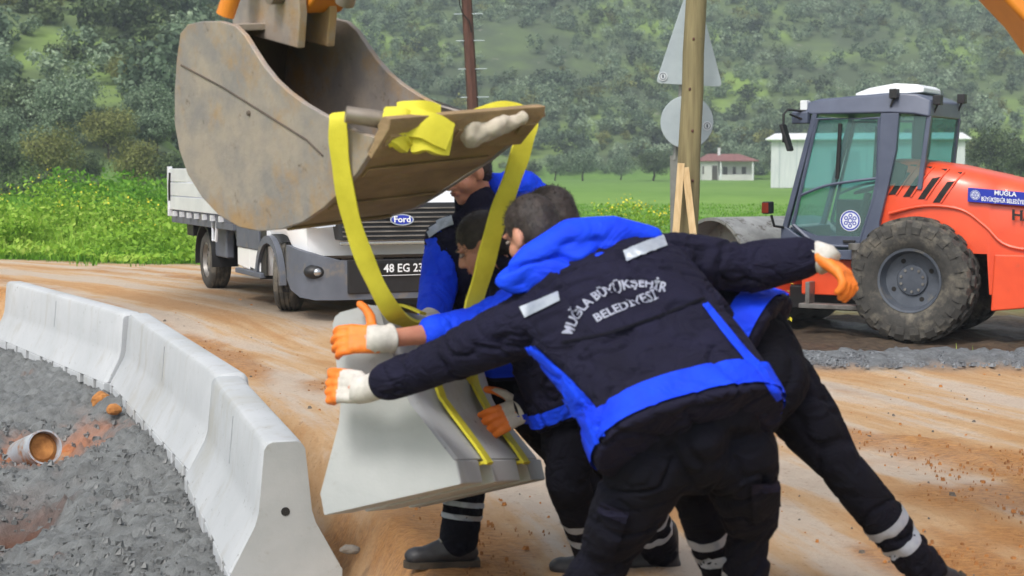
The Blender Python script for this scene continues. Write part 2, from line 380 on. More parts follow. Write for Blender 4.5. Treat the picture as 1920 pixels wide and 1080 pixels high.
M_spring = foliage('fresh_leaves', s2l(84, 90, 46), s2l(126, 132, 72), s2l(168, 172, 104), .35)
M_bark = mat('bark', s2l(74, 62, 52), s2l(44, 38, 33), .9, 6, bstr=.5)
far = [crown(100+i, 11+i % 4, 34, .052, .72+.08*(i % 3), .10+.04*(i % 3)) for i in range(6)]
near = [crown(200+i, 34+3*i, 130, .019, .8, .2) for i in range(4)]
def tree_proto(k, data, m, h):
    Vv, Ff, t = data; me = mesh_np('crown', Vv, Ff); fattr(me, 'tint', t); me.materials.append(m)
    tm = trunk_mb(k, h, .022).mesh('trunk'); tm.materials.append(M_bark); return me, tm
protos = {('olive', i): tree_proto(i, near[i], M_olive, .3) for i in range(4)}
protos.update({('maquis', i): tree_proto(10+i, near[i], M_maquis, .3) for i in range(4)})
protos.update({('spring', i): tree_proto(20+i, near[i], M_spring, .3) for i in range(4)})
protos.update({('far_olive', i): tree_proto(30+i, far[i], M_olive, .2) for i in range(6)})
protos.update({('far_maquis', i): tree_proto(40+i, far[i], M_maquis, .2) for i in range(6)})
NAME = {'olive': 'olive_tree', 'maquis': 'evergreen_tree', 'spring': 'leafy_tree', 'far_olive': 'olive_tree', 'far_maquis': 'evergreen_tree'}
def tree(kind, i, x, y, w, hs, label, group):
    r = empty(NAME[kind], (x, y, g1(x, y)-.05), random.uniform(0, 6.28)); cm, tm = protos[(kind, i)]
    r.scale = (w, w, w*hs)
    link('crown', cm, None, r); link('trunk', tm, None, r); tag(r, label, 'tree', group); return r
# --- trees one can tell apart at the foot of the slope, left
LT = [('spring', 0, 105, 98, 150, 1.05, 'round yellow-green tree in front of dark trees, far left of the slope'),
      ('spring', 1, 210, 112, 130, .85, 'yellow-green tree high behind the left round tree'),
      ('spring', 2, 262, 99, 128, .95, 'spreading light green tree beside the track, next to the bucket'),
      ('maquis', 0, 10, 97, 130, 1.0, 'dark evergreen tree at the left edge of the picture'),
      ('olive', 0, 85, 108, 120, .9, 'grey-green olive tree just above the round yellow-green tree'),
      ('maquis', 1, 320, 99, 90, 1.1, 'dark evergreen tree half hidden by the bucket at the field edge'),
      ('maquis', 2, 165, 104, 90, .85, 'small evergreen tree between the two yellow-green trees'),
      ('olive', 1, 150, 122, 110, .95, 'pale olive tree upslope of the yellow-green trees at left'),
      ('olive', 2, 290, 118, 120, .95, 'silvery olive tree just left of the bucket rim'),
      ('maquis', 3, 60, 118, 130, .95, 'dark evergreen tree on the upper left slope'),
      ('spring', 3, 235, 128, 70, 1.3, 'small bright yellow-green tree standing high on the left slope')]
taken = []
for kind, i, px, d, wpx, hs, lab in LT:
    x = (px-960)/FPX*d; tree(kind, i, x, d, wpx/FPX*d*1.12, hs, lab, None); taken.append((x, d))
# --- trees with visible trunks along the far side of the field
MT = [('olive', 3, 1092, 236, 72, 1.05, 'olive tree with a forked trunk at the far field edge, right of the yellow strap'),
      ('olive', 1, 1042, 238, 62, 1.0, 'olive tree at the field edge just left of the fork-trunked one'),
      ('maquis', 1, 1225, 232, 86, .8, 'dark rounded tree at the field edge beside the sign post'),
      ('olive', 2, 1165, 246, 66, .9, 'olive tree at the field edge left of the sign post'),
      ('maquis', 0, 1865, 150, 120, 1.15, 'dark evergreen tree right of the white shed, behind the roller'),
      ('maquis', 2, 1915, 146, 100, 1.0, 'dark evergreen tree at the right edge of the picture'),
      ('olive', 0, 1395, 262, 80, 1.0, 'olive tree directly behind the small house'),
      ('maquis', 3, 1460, 262, 70, 1.0, 'evergreen tree behind the left corner of the white shed')]
for kind, i, px, d, wpx, hs, lab in MT:
    x = (px-960)/FPX*d; tree(kind, i, x, d, wpx/FPX*d*1.1, hs, lab, None); taken.append((x, d))
# --- the wood on the slope: nearest trees singly, the rest as one mass
cand = []
for y in np.arange(100, 470, 3.1):
    hw = .36*y+14
    for x in np.arange(-hw, hw, 3.1):
        for rep in range(3 if -.24 < x/y < -.07 and y < 300 else 1): cand.append((x+random.uniform(-2, 2), y+random.uniform(-2, 2)))
cand = np.array(cand); hz = hill(cand[:, 0], cand[:, 1]); P = np.stack([cand[:, 0]/34, cand[:, 1]/34, cand[:, 0]*0], 1)
dens = fbm(P, 4, 77)
ok = (hz > .6) & (hz < .122*cand[:, 1]+26) & (dens < .40+.2*rng.normal(size=len(cand)))
ok &= np.array([all((x-a)**2+(y-b_)**2 > 9 for a, b_ in taken) for x, y in cand])
u = cand[:, 0]/cand[:, 1]; ok &= ~((u > -.262) & (u < -.232) & (cand[:, 1] < 112)) & ~((u < -.19) & (cand[:, 1] < 113))
cand = cand[ok]; rest = []; k = 0
order = np.argsort(cand[:, 1]-.0*cand[:, 0])
zc = gz(cand[:, 0], cand[:, 1])
wood = {'far_olive': [[], [], 0], 'far_maquis': [[], [], 0], 'far_spring': [[], [], 0]}
nind = 0
for j in order:
    x, y = cand[j]; w = random.choice((random.uniform(1.8, 3.2), random.uniform(3.0, 4.8), random.uniform(4.2, 6.4))); rr_ = random.random(); kind = 'far_maquis' if rr_ < (.45 if x < -15 and y < 190 else .2) else ('far_spring' if rr_ > .93 and y > 118 and not (nind < 90 and y > 255) else 'far_olive')
    if nind < 90 and abs(x/y) < .33 and (y < 118 or y > 255):
        lab = {'far_olive': 'grey-green olive tree in the lowest rows of the wooded slope', 'far_maquis': 'darker evergreen tree in the lowest rows of the wooded slope'}[kind]
        kk = kind[4:] if y < 118 else kind; tree(kk, random.randrange(4), x, y, w, random.uniform(.8, 1.1), lab, 'olives low on the slope' if kind == 'far_olive' else 'evergreens low on the slope'); nind += 1; continue
    Vv, Ff, t = far[random.randrange(6)]; a = random.uniform(0, 6.28); ca_, sa = math.cos(a), math.sin(a)
    if y > 300: Vv = Vv.reshape(-1, 4, 3)[::2].reshape(-1, 3)*np.array([1, 1, 1]); t = t.reshape(-1, 4)[::2].ravel()
    Vr = np.stack([Vv[:, 0]*ca_-Vv[:, 1]*sa, Vv[:, 0]*sa+Vv[:, 1]*ca_, Vv[:, 2]*random.uniform(.8, 1.1)], 1)*w+np.array([x, y, zc[j]-.3])
    wd = wood[kind]; wd[0].append(Vr.astype(np.float32)); wd[1].append(np.clip(t+random.uniform(-.35, .38), 0, 1))
for kind, (vl, tl, _) in wood.items():
    Vv = np.concatenate(vl); me = mesh_np('wood', Vv, np.arange(len(Vv)).reshape(-1, 4)); fattr(me, 'tint', np.concatenate(tl))
    o = link('hillside_wood', me, {'far_olive': M_olive, 'far_maquis': M_maquis, 'far_spring': M_spring}[kind])
    tag(o, {'far_olive': 'grey-green olive wood covering the hillside', 'far_maquis': 'scattered dark evergreens among the olives on the hillside', 'far_spring': 'sparse yellow-green bushes among the olives on the hillside'}[kind], 'wood', kind='stuff')
print('wood tris', sum(len(np.concatenate(v[0]))//2 for v in wood.values()))

# ------------------------------------------------------------------ grass, weeds
M_grass = foliage('grass', s2l(66, 112, 26), s2l(104, 158, 44), s2l(152, 196, 74), .4)
M_weed = foliage('weeds', s2l(92, 134, 34), s2l(146, 188, 62), s2l(192, 216, 104), .4)
M_yellow = mat('yellow_petals', s2l(228, 214, 60), s2l(206, 190, 40), .7, 30)
def blades(pts, hgt, nb, spread, wid, seed):
    rg = np.random.default_rng(seed); n = len(pts); b0 = np.repeat(pts, nb, 0); N = len(b0)
    a = rg.uniform(0, 6.283, N); r = rg.uniform(0, 1, N)**.5*spread; b0 = b0+np.stack([np.cos(a)*r, np.sin(a)*r, a*0], 1)
    h = np.repeat(hgt, nb)*rg.uniform(.45, 1.15, N); le = rg.uniform(.1, .65, N); a2 = a+rg.normal(size=N)*.8
    d = np.stack([np.cos(a2), np.sin(a2), a*0], 1); sd_ = np.stack([-np.sin(a2), np.cos(a2), a*0], 1)*(wid*rg.uniform(.6, 1.4, N))[:, None]
    sd_ = sd_*np.cos(rg.uniform(0, 1, N))[:, None]
    up = np.array([0, 0, 1]); h_ = h[:, None]; l_ = le[:, None]
    p1 = b0+up*h_*.55+d*h_*l_*.25; p2 = b0+up*h_*(.98-.25*l_)+d*h_*l_
    Vv = np.stack([b0-sd_, b0+sd_, p1+sd_*.8, p1-sd_*.8, p2+sd_*.12, p2-sd_*.12], 1).reshape(-1, 3)
    i = np.arange(N)*6; Ff = np.concatenate([np.stack([i, i+1, i+2, i+3], 1), np.stack([i+3, i+2, i+4, i+5], 1)])
    t = np.clip(rg.normal(.5, .2, N), 0, 1); T = np.stack([t-.25, t-.25, t, t, t+.2, t+.2], 1).ravel()
    return Vv, Ff, np.clip(T, 0, 1)
def scatter(fn, n, x0, x1, y0, y1, seed):
    rg = np.random.default_rng(seed); x = rg.uniform(x0, x1, n); y = y0+(y1-y0)*rg.uniform(0, 1, n)**1.3; k = fn(x, y, rg); x, y = x[k], y[k]
    return np.stack([x, y, gz(x, y)-.02], 1)
def add_grass(name, label, pts, hgt, nb, spread, wid, m, seed):
    Vv, Ff, t = blades(pts, hgt, nb, spread, wid, seed); me = mesh_np(name, Vv, Ff); fattr(me, 'tint', t); tag(link(name, me, m), label, 'grass', kind='stuff')
def ed(x): return 24.6-.62*(x+5)+.5*np.sin(x*1.3)
p = scatter(lambda x, y, g: (y > ed(x)+.1+.5*g.normal(size=len(x))) & (x < -.2), 9000, -16, 0, 20, 46, 51)
hh = .10+.22*np.clip(fbm(p*.7, 3, 61)+.4, 0, 1)+.12*sstep(0, 5, p[:, 1]-ed(p[:, 0]))
add_grass('grass', 'bright green meadow grass beside the road at left', p, hh, 9, .16, .011, M_grass, 1)
p = scatter(lambda x, y, g: (y > ed(x)+1.0) & (fbm(np.stack([x*.45, y*.3, x*0], 1), 2, 66) > -.15), 2100, -17, -3, 23, 46, 52)
add_grass('tall_weeds', 'tall lush yellow-green weeds behind the grass at left', p, .12+.5*np.clip(fbm(p*.5, 3, 62)+.4, 0, 1), 22, .3, .014, M_weed, 2)
p = scatter(lambda x, y, g: (x > -1), 7000, -1, 22, 26, 70, 53)
add_grass('field_grass', 'low green grass of the field behind the roller', p, np.full(len(p), .1), 6, .4, .013, M_grass, 3)
p = scatter(lambda x, y, g: (x < 0), 5200, -34, 0, 44, 98, 54)
add_grass('far_meadow_grass', 'green grass of the far meadow in front of the left trees', p, .35+.3*np.clip(fbm(p*.2, 2, 63), 0, 1), 8, .6, .035, M_grass, 4)
p = scatter(lambda x, y, g: np.abs(y-15.4+.1*(x-2)-g.normal(size=len(x))*.3) < .6, 110, 1.5, 9, 14, 17.5, 55)
add_grass('verge_tufts', 'scattered grass tufts along the muddy verge by the roller', p, np.full(len(p), .2), 9, .07, .005, M_weed, 5)
def leaf_carpet(name, label, n, x0, x1, y0, y1, hfun, leaf, m, seed):
    rg = np.random.default_rng(seed); x = rg.uniform(x0, x1, n); y = y0+(y1-y0)*rg.uniform(0, 1, n)**1.3; k = y > ed(x)+.15; x, y = x[k], y[k]
    P_ = np.stack([x, y, x*0], 1); h = hfun(P_)*rg.uniform(.15, 1.05, len(x))**.6; pos = np.stack([x, y, gz(x, y)+h], 1); nn = rg.normal(size=(len(x), 3))*.8+np.array([0, -.2, .9]); nn /= np.linalg.norm(nn, axis=1)[:, None]
    vv, ff = quads(pos, nn, leaf*rg.uniform(.5, 1.5, len(x))*(.7+.02*y), rg, .5); me = mesh_np(name, vv, ff); cl = np.clip(.5+.45*fbm(P_*.6, 3, seed)+.16*rg.normal(size=len(x)), 0, 1); fattr(me, 'tint', np.repeat(cl, 4)); tag(link(name, me, m), label, 'weeds', kind='stuff')
def leafy(name, label, cat, px, d, w, h, m, seed, nl=700, flowers=0, leaf=.045, z=None, group=None):
    """bush of leafy stems; its flowers are small petals at the tips"""
    x = (px-960)/FPX*d; z = g1(x, d) if z is None else z; r = empty(name, (x, d, z)); rg = np.random.default_rng(seed)
    st = MB(); tips = []
    for k in range(16):
        a = rg.uniform(0, 6.28); q_ = rg.uniform(.1, 1)**.6*w/2; e = Vector((math.cos(a)*q_, math.sin(a)*q_, h*rg.uniform(.6, 1)*(1-.35*(2*q_/w)**2)))
        st.tube([(e.x*.15, e.y*.15, -.05), (e.x*.6, e.y*.6, e.z*.55), e], [.012, .008, .004], 5); tips.append(np.array(e))
    st.build('stems', M_weed, r)
    fattr(r.children[0].data, 'tint', np.full(len(r.children[0].data.vertices), .35))
    tips = np.array(tips); i = rg.integers(0, len(tips), nl); f = rg.uniform(.25, 1.05, nl)[:, None]
    pos = tips[i]*f*np.array([1, 1, 1])+rg.normal(size=(nl, 3))*np.array([w*.09, w*.09, h*.06]); nn = rg.normal(size=(nl, 3))+np.array([0, 0, 1.0]); nn /= np.linalg.norm(nn, axis=1)[:, None]
    vv, ff = quads(pos, nn, leaf*rg.uniform(.5, 1.3, nl), rg, .45); me = mesh_np('leaves', vv, ff); fattr(me, 'tint', np.repeat(np.clip(rg.normal(.5, .22, nl), 0, 1), 4)); tag(link('leaves', me, m, r), kind='stuff')
    if flowers:
        i = rg.integers(0, len(tips), flowers); pos = tips[i]+rg.normal(size=(flowers, 3))*np.array([w*.08, w*.08, h*.07])+np.array([0, 0, h*.05]); nn = rg.normal(size=(flowers, 3))+np.array([0, -.8, 1.0]); nn /= np.linalg.norm(nn, axis=1)[:, None]
        vv, ff = quads(pos, nn, .022*rg.uniform(.6, 1.4, flowers), rg, .9); tag(link('flowers', mesh_np('flowers', vv, ff), M_yellow, r), kind='stuff')
    return tag(r, label, cat, group)
leaf_carpet('leafy_weeds', 'broad mass of leafy bright green weeds in the left meadow', 60000, -17, -.5, 21, 44, lambda P_: .12+.75*np.clip(fbm(P_*.55, 4, 62)+.25, 0, 1)*(.35+.65*sstep(0, 3.5, P_[:, 1]-ed(P_[:, 0]))), .045, M_weed, 81)
leafy('mustard_bush', 'yellow-green mustard bush in the field left of the sign post', 'bush', 1185, 34, 1.9, 1.0, M_weed, 1, 1500, 130, .05)
leafy('mustard_bush', 'low mustard bush behind the dark-haired worker, left of the larger bush', 'bush', 1105, 31, 1.4, .55, M_weed, 2, 900, 40, .045)
leafy('mustard_plant', 'yellow-flowered mustard plant in front of the steel drum', 'plant', 1352, 17.6, .85, 1.0, M_weed, 3, 900, 110, .045)
leafy('mustard_plant', 'smaller mustard plant before the orange drum frame', 'plant', 1432, 17.4, .6, .85, M_weed, 4, 520, 90, .04)
for k, (px, d, w, h) in enumerate([(60, 33, 2.2, 1.5), (140, 36, 2.0, 1.3), (215, 33, 1.9, 1.25), (300, 31, 1.8, .95), (25, 30, 1.6, 1.0)]):
    leafy('mustard_bush', ['tallest mustard bush in the left meadow, near the picture edge', 'flowering mustard bush behind the others in the left meadow', 'mustard bush in the middle of the left meadow', 'low mustard bush next to the truck bed', 'low leafy bush at the left edge above the road'][k], 'bush', px, d, w, h, M_weed, 10+k, 1300, 45 if k != 4 else 0, .06)
for k, (px, d, w, h) in enumerate([(170, 58, 5, 1.5), (270, 56, 5, 1.4), (320, 48, 4, 1.0), (40, 80, 6, 2.0), (110, 76, 5, 1.7)]):
    leafy('field_shrub', ['dark green shrub in the hedge across the left meadow', 'dark green shrub in the meadow hedge nearest the bucket', 'low dark shrub in the meadow above the truck bed', 'grey-green shrub at the foot of the slope, far left', 'grey-green shrub below the round yellow-green tree'][k], 'bush', px, d, w, h, M_maquis if k > 2 else M_grass, 30+k, 2200, 0, .11)

# ------------------------------------------------------------------ wet concrete bed beside the barriers
xs = np.linspace(-6.6, -.3, 250); ys = np.linspace(3.2, 17.5, 430)
X, Y, Fq = grid(xs, ys); Q = X-xc(Y); P = np.stack([X, Y, X*0], 1)
lump = fbm(P*np.array([2.2, 2.2, 1]), 4, 21); fine = np.abs(fbm(P*13, 4, 22))
pu = onz(95, 835, -.42); pit = np.exp(-(((X-pu.x)/.42)**2+((Y-pu.y)/.55)**2))
pk = onz(-20, 960, -.42); pit2 = np.exp(-(((X-pk.x)/.38)**2+((Y-pk.y)/.75)**2))
gran = np.maximum(fbm(P*17, 3, 27), 0)
Z = -.31+.11*lump+.075*fine+.05*gran+.02*fbm(P*34, 2, 23)-.14*sstep(-.2, -1.6, Q)-.24*pit-.45*pit2
Z = np.where(Q > -.22, np.minimum(Z, -.36), Z)
keep = (Q[Fq].max(1) < .02)
me = mesh_np('concrete_bed', np.stack([X, Y, Z], 1), Fq[keep]); fattr(me, 'orange', np.clip(1.5*pit-.25+.5*fbm(P*4, 3, 24), 0, 1)); fattr(me, 'earth', np.clip(1.6*pit2-.3+.5*fbm(P*3, 3, 25), 0, 1))
m, n, l, b = nt('wet_concrete'); t = tex(n, l, 'noise', 6, 8, .7); r_ = ramp(n, [(.35, s2l(96, 98, 98)), (.65, s2l(128, 131, 131))]); l.new(t.outputs['Fac'], r_.inputs[0])
c = mixc(n, l, attr(n, 'orange').outputs['Fac'], r_.outputs[0], s2l(196, 112, 44)); c = mixc(n, l, attr(n, 'earth').outputs['Fac'], c, s2l(92, 56, 36)); l.new(c, b.inputs['Base Color'])
b.inputs['Roughness'].default_value = .42; t2 = tex(n, l, 'noise', 34, 8, .75); bp = bump(n, l, b, t2.outputs['Fac'], .8, .03); l.new(bp.outputs[0], b.inputs['Normal'])
tag(link('concrete_bed', me, m, None, True), kind='structure')

# lumps of coarse aggregate standing out of the wet concrete
ag = MB(); rg = np.random.default_rng(77); zi = Z.reshape(len(ys), len(xs)); nn_ = 0
while nn_ < 4200:
    y = 3.6+9*rg.uniform()**1.5; x = rg.uniform(-5.2, -.6); q = x-float(xc(y))
    if q > -.29 or x < -.36*y: continue
    i_ = int((y-ys[0])/(ys[1]-ys[0])); j_ = int((x-xs[0])/(xs[1]-xs[0])); z = zi[i_, j_]; r = .008+.024*rg.uniform()**3; a0 = rg.uniform(0, 6.28); k = rg.uniform(.6, 1.3, 10)
    lo_ = [(x+math.cos(a0+t*1.2566)*r*k[t], y+math.sin(a0+t*1.2566)*r*k[t], z-.01) for t in range(5)]; hi_ = [(x+math.cos(a0+.5+t*1.2566)*r*k[t+5]*.65, y+math.sin(a0+.5+t*1.2566)*r*k[t+5]*.65, z+r*(.4+.4*k[t])) for t in range(5)]
    ag.ring([lo_, hi_]); nn_ += 1
M_agg = mat('aggregate', s2l(120, 122, 122), s2l(84, 86, 86), .5, 9, bstr=.3)
tag(ag.build('aggregate_lumps', M_agg, None, smooth=False, fix=False), 'coarse grey lumps in the wet concrete beside the barriers', 'aggregate', kind='stuff')

gs = MB(); rg = np.random.default_rng(78); gx_ = rg.uniform(1.0, 7.5, 16000); gy_ = rg.uniform(11.4, 16.0, 16000)
gw = .5*fbm(np.stack([gx_*.8, gy_*.6, gx_*0], 1), 4, 41); gk = sstep(-.25, .2, gy_-12.9+.22*(gx_-2.2)+gw)*sstep(1.2, 2.0, gx_+gw)*(1-sstep(15.4, 16.2, gy_+gw)); gi = np.where((gk > .35) & (np.abs(gx_/gy_) < .34))[0][:3600]; gzz = gz(gx_[gi], gy_[gi])
for x, y, z in zip(gx_[gi], gy_[gi], gzz):
    r = .010+.026*rg.uniform()**3; a0 = rg.uniform(0, 6.28); k = rg.uniform(.6, 1.3, 10)
    lo_ = [(x+math.cos(a0+t*1.2566)*r*k[t], y+math.sin(a0+t*1.2566)*r*k[t], z+.04) for t in range(5)]; hi_ = [(x+math.cos(a0+.5+t*1.2566)*r*k[t+5]*.65, y+math.sin(a0+.5+t*1.2566)*r*k[t+5]*.65, z+.05+r*(.25+.3*k[t])) for t in range(5)]
    gs.ring([lo_, hi_])
tag(gs.build('gravel_stones', mat('gravel_grey', s2l(128, 132, 136), s2l(92, 94, 98), .8, 6), None, smooth=False, fix=False), 'grey gravel stones along the verge in front of the roller', 'gravel', kind='stuff')
# ------------------------------------------------------------------ concrete barriers
M_conc = mat('concrete', s2l(184, 187, 190), s2l(170, 174, 177), .85, 1.2, bstr=.05, bdist=.006, bscale=18, spots=(s2l(164, 164, 160), 1.3, .54, .70))
_n, _l = M_conc.node_tree.nodes, M_conc.node_tree.links; _b = _n['Principled BSDF']; _src = _b.inputs['Base Color'].links[0].from_socket
_t = tex(_n, _l, 'noise', 30, 4, .6); _r = ramp(_n, [(.66, (0, 0, 0)), (.72, (1, 1, 1))]); _l.new(_t.outputs['Fac'], _r.inputs[0])          # air holes
_t2 = tex(_n, _l, 'noise', 2.2, 6, .7, mscale=(3, 3, .25)); _r2 = ramp(_n, [(.55, (0, 0, 0)), (.8, (.6, .6, .6))]); _l.new(_t2.outputs['Fac'], _r2.inputs[0])   # run-down stains
_c = mixc(_n, _l, _r2.outputs[0], _src, s2l(150, 142, 128)); _l.new(mixc(_n, _l, _r.outputs[0], _c, s2l(128, 128, 126)), _b.inputs['Base Color'])
M_conc_end = mat('concrete_cast_end', s2l(172, 175, 175), s2l(158, 162, 162), .8, 3, bstr=.15, bdist=.008, bscale=70, spots=(s2l(150, 149, 144), 9, .6, .72))
M_dark = mat('dark_hole', s2l(40, 38, 36), s2l(26, 25, 24), .9, 20)
def prof(h=BAR_H, b=BAR_B, t=BAR_T, foot=.075):
    """jersey profile: (lateral, height), closed, counter-clockwise from the left toe"""
    k = .035; pts = [(-b/2, 0), (b/2, 0), (b/2, foot), (t/2+.05, .30), (t/2+.032, .36), (t/2+.004, h-k), (t/2-k*.3, h-k*.3), (t/2-k, h)]
    return pts+[(-x, y) for x, y in reversed(pts[2:])]
def barrier(label, a, b_, slots, group=None, groove=True, hole=False, u=None, axis=None, up=None, notch=None, bh=BAR_H):
    """barrier whose base runs from a to b; slots along the toe"""
    a = Vector(a); b_ = Vector(b_); ax = (b_-a); L = ax.length; ax.normalize()
    up = up or Vector((0, 0, 1)); u = u or ax.cross(up).normalized()          # u: to the right looking along the axis
    root = empty('concrete_barrier', a); loc = lambda s, x, z: (ax*s+u*x+up*z)
    P_ = prof(h=bh); mb = MB()
    # stations along the length: the toe is cut away where a drain slot is
    cuts = [0.0]; inslot = []
    for c0, w in slots: cuts += [c0-w/2, c0+w/2]; inslot.append((c0-w/2, c0+w/2))
    cuts.append(L); cuts = sorted(cuts); g = .004
    upper = [p for p in P_ if p[1] > .08]                                        # body above the toe
    body = [(-BAR_B/2+.004, .085), (BAR_B/2-.004, .085)]+upper
    eps = .018
    def rg_(s, pr): return [loc(s, x, z) for x, z in pr]
    sm = [eps*2+(L-4*eps)*k/14 for k in range(15)]
    inset = lambda pr: [(x*.88, .085+(z-.085)*.955 if z > .2 else z) for x, z in pr]
    mb.ring([rg_(0, inset(body))]+[rg_(s, body) for s in sm]+[rg_(L, inset(body))])
    for i in range(len(cuts)-1):
        s0, s1 = cuts[i], cuts[i+1]
        if any(abs(s0-q0) < 1e-4 and abs(s1-q1) < 1e-4 for q0, q1 in inslot):
            wi = 0 if notch else BAR_B/2-.13                                                    # recessed part of the toe in the slot
            if wi: mb.ring([rg_(s, [(-wi, .0), (wi, .0), (wi, .09), (-wi, .09)]) for s in (s0-.002, s1+.002)])
        else:
            tp = [(-BAR_B/2, 0), (BAR_B/2, 0), (BAR_B/2-.001, .075), (BAR_B/2-.003, .0845), (-BAR_B/2+.003, .0845), (-BAR_B/2+.001, .075)]
            mb.ring([rg_(s, tp) for s in (s0+(.001 if i else 0), s1)])
    o = mb.build('body', M_conc, root, bevel=.006, seg=2)
    if groove:                                                                # mid-length groove, both faces: its shade painted as a darker strip
        for sd_ in (-1, 1):
            q_ = MB(); s = L*.5; w = .012
            x0, z0, x1, z1 = BAR_T/2+.0305, .37, BAR_T/2+.0075, bh-.06
            pts = [loc(s-w, sd_*(x0+.002), z0), loc(s+w, sd_*(x0+.002), z0), loc(s+w, sd_*(x1+.002), z1), loc(s-w, sd_*(x1+.002), z1)]
            q_.prism(pts, u*(-.004*sd_)); q_.build('groove_shade_strip', M_conc_shadow, root)
    if hole:
        q_ = MB(); q_.lathe([(.0005, .0), (.019, .0), (.0205, -.003)], loc(-.0065, -.0, .36), -ax, 16); q_.build('lifting_hole', M_dark, root)
        e = MB(); e.add([loc(-.003, x*.985, z*.995+.001) for x, z in P_], [tuple(range(len(P_)))]); e.build('end_face', M_conc_end, root)
    return tag(root, label, 'barrier', group)
M_conc_shadow = mat('groove_shade', s2l(158, 162, 166), s2l(140, 144, 148), .9, 12)  # darker concrete tone, painted shade of the groove
def base(j): return Vector((j.x, j.y, BAR_Z))
labs = ['nearest concrete barrier with a bolt hole in its end face', 'second concrete barrier in the curved row, behind the nearest one', 'third concrete barrier in the curved row, running out of the picture at left', 'farthest concrete barrier of the row, outside the left edge']
for k in range(4):
    a, b_ = base(JP[k]), base(JP[k+1]); d = (b_-a).normalized()*.03; sh_ = V3(.022, .006, 0)*(1 if k % 2 else -1); a, b_ = a+sh_, b_+sh_; L = (b_-a).length
    ns = int(L/.46); sl = [(L*(i+.5)/ns+.04*math.sin(i*2.3+k), .10+.03*math.sin(i*1.7)) for i in range(ns)]
    if k < 3: barrier(labs[k], a+d, b_-d, sl, 'concrete barriers along the road', True, k == 0)

# the barrier hanging in the slings: near end raised and rolled
A_, B_ = at(600, 968, 5.40), at(868, 907, 5.42); D_, C_ = at(778, 950, 6.30), at(1040, 900, 6.32)
n0, n1 = (A_+B_)/2, (D_+C_)/2; LAX = (n1-n0).normalized(); LU = ((B_-A_)+(C_-D_)); LU = (LU-LAX*LU.dot(LAX)).normalized(); LUP = LU.cross(LAX).normalized()
LLEN = (n1-n0).length
lift = barrier('short concrete barrier hanging tilted in yellow slings, being pushed by workers', n0, n1, [(LLEN*.30, .13), (LLEN*.74, .13)], None, False, False, LU, LAX, LUP, True)
def lp(s, x, z): return n0+LAX*s+LU*x+LUP*z            # point in the hanging barrier's frame
e = MB(); e.add([LAX*-.003+LU*(x*.985)+LUP*(z*.995+.001) for x, z in prof()], [tuple(range(14))]); e.build('end_face', M_conc_end, lift)

# ------------------------------------------------------------------ loose stones, plastic and water at the trench
M_stone = mat('stone', s2l(120, 112, 102), s2l(84, 78, 72), .85, 9, bstr=.4)
M_clod = mat('earth_clod', s2l(186, 128, 70), s2l(150, 98, 50), .95, 14, bstr=.5)
def rock(name, label, p, r, m, seed, squash=.6):
    mb = MB(); mb.ell((0, 0, 0), (r, r*.8, r*squash), None, 12, 8); me = mb.mesh(name); co = np.array([v.co for v in me.vertices]); k = 1+.35*fbm(co/r*1.3+seed*7, 3, seed)
    for v, s in zip(me.vertices, k): v.co *= s
    o = link(name, me, m, None, False); o.location = p; o.rotation_euler = (0, 0, seed); return tag(o, label, 'stone')
rock('stone', 'dark flat stone on the earth beside the foot of the nearest barrier', onz(655, 1030, -.1)+V3(0, 0, .0), .05, M_stone, 3, .4)
rock('stone', 'pale brown rock wedged under the second barrier', onz(190, 752, -.26), .1, M_clod, 5, .7)
rock('stone', 'orange clod beside the rock under the second barrier', onz(213, 768, -.27), .07, M_clod, 6, .6)
p = MB()
cov = set()
k = 0
rg = np.random.default_rng(9)
for i in range(1500):
    y = 4.5+15*rg.uniform()**1.6; x = rg.uniform(-3.5, 4.2)
    if x-float(xc(y)) < .6 or (x > 1.3 and y > 14): continue
    r = .005+.016*rg.uniform()**4; z = g1(x, y); a0 = rg.uniform(0, 6.28); k = rg.uniform(.6, 1.25, 10)
    lo_ = [(x+math.cos(a0+q*1.2566)*r*k[q], y+math.sin(a0+q*1.2566)*r*k[q], z-.002) for q in range(5)]; hi_ = [(x+math.cos(a0+.5+q*1.2566)*r*k[q+5]*.6, y+math.sin(a0+.5+q*1.2566)*r*k[q+5]*.6, z+r*(.45+.35*k[q])) for q in range(5)]
    p.mi = int(rg.uniform() < .45); p.ring([lo_, hi_])
# loose earth thrown up in ridges between the wheel tracks
cx_ = rg.uniform(-3.2, 4.0, 26000); cy_ = 4.6+12.5*rg.uniform(0, 1, 26000)**1.25; cq = cx_-xc(cy_); bk_ = fbm(np.stack([cq*1.5, cy_*.35, cx_*0], 1), 3, 14)+.35*fbm(np.stack([cx_*3, cy_*3, cx_*0], 1), 2, 15)
ok_ = np.where((cq > .62) & (bk_ > .30) & ~((cx_ > 1.3) & (cy_ > 13.2)))[0][:2600]; cz_ = gz(cx_[ok_], cy_[ok_])
for x, y, z in zip(cx_[ok_], cy_[ok_], cz_):
    r = .003+.010*rg.uniform()**3; a0 = rg.uniform(0, 6.28); k = rg.uniform(.6, 1.3, 10)
    lo_ = [(x+math.cos(a0+q*1.2566)*r*k[q], y+math.sin(a0+q*1.2566)*r*k[q], z-.002) for q in range(5)]; hi_ = [(x+math.cos(a0+.5+q*1.2566)*r*k[q+5]*.65, y+math.sin(a0+.5+q*1.2566)*r*k[q+5]*.65, z+.006+r*(.35+.35*k[q])) for q in range(5)]
    p.mi = 2; p.ring([lo_, hi_])
M_road_clod = mat('road_earth', s2l(176, 124, 72), s2l(126, 84, 48), .95, 5, bstr=.4)
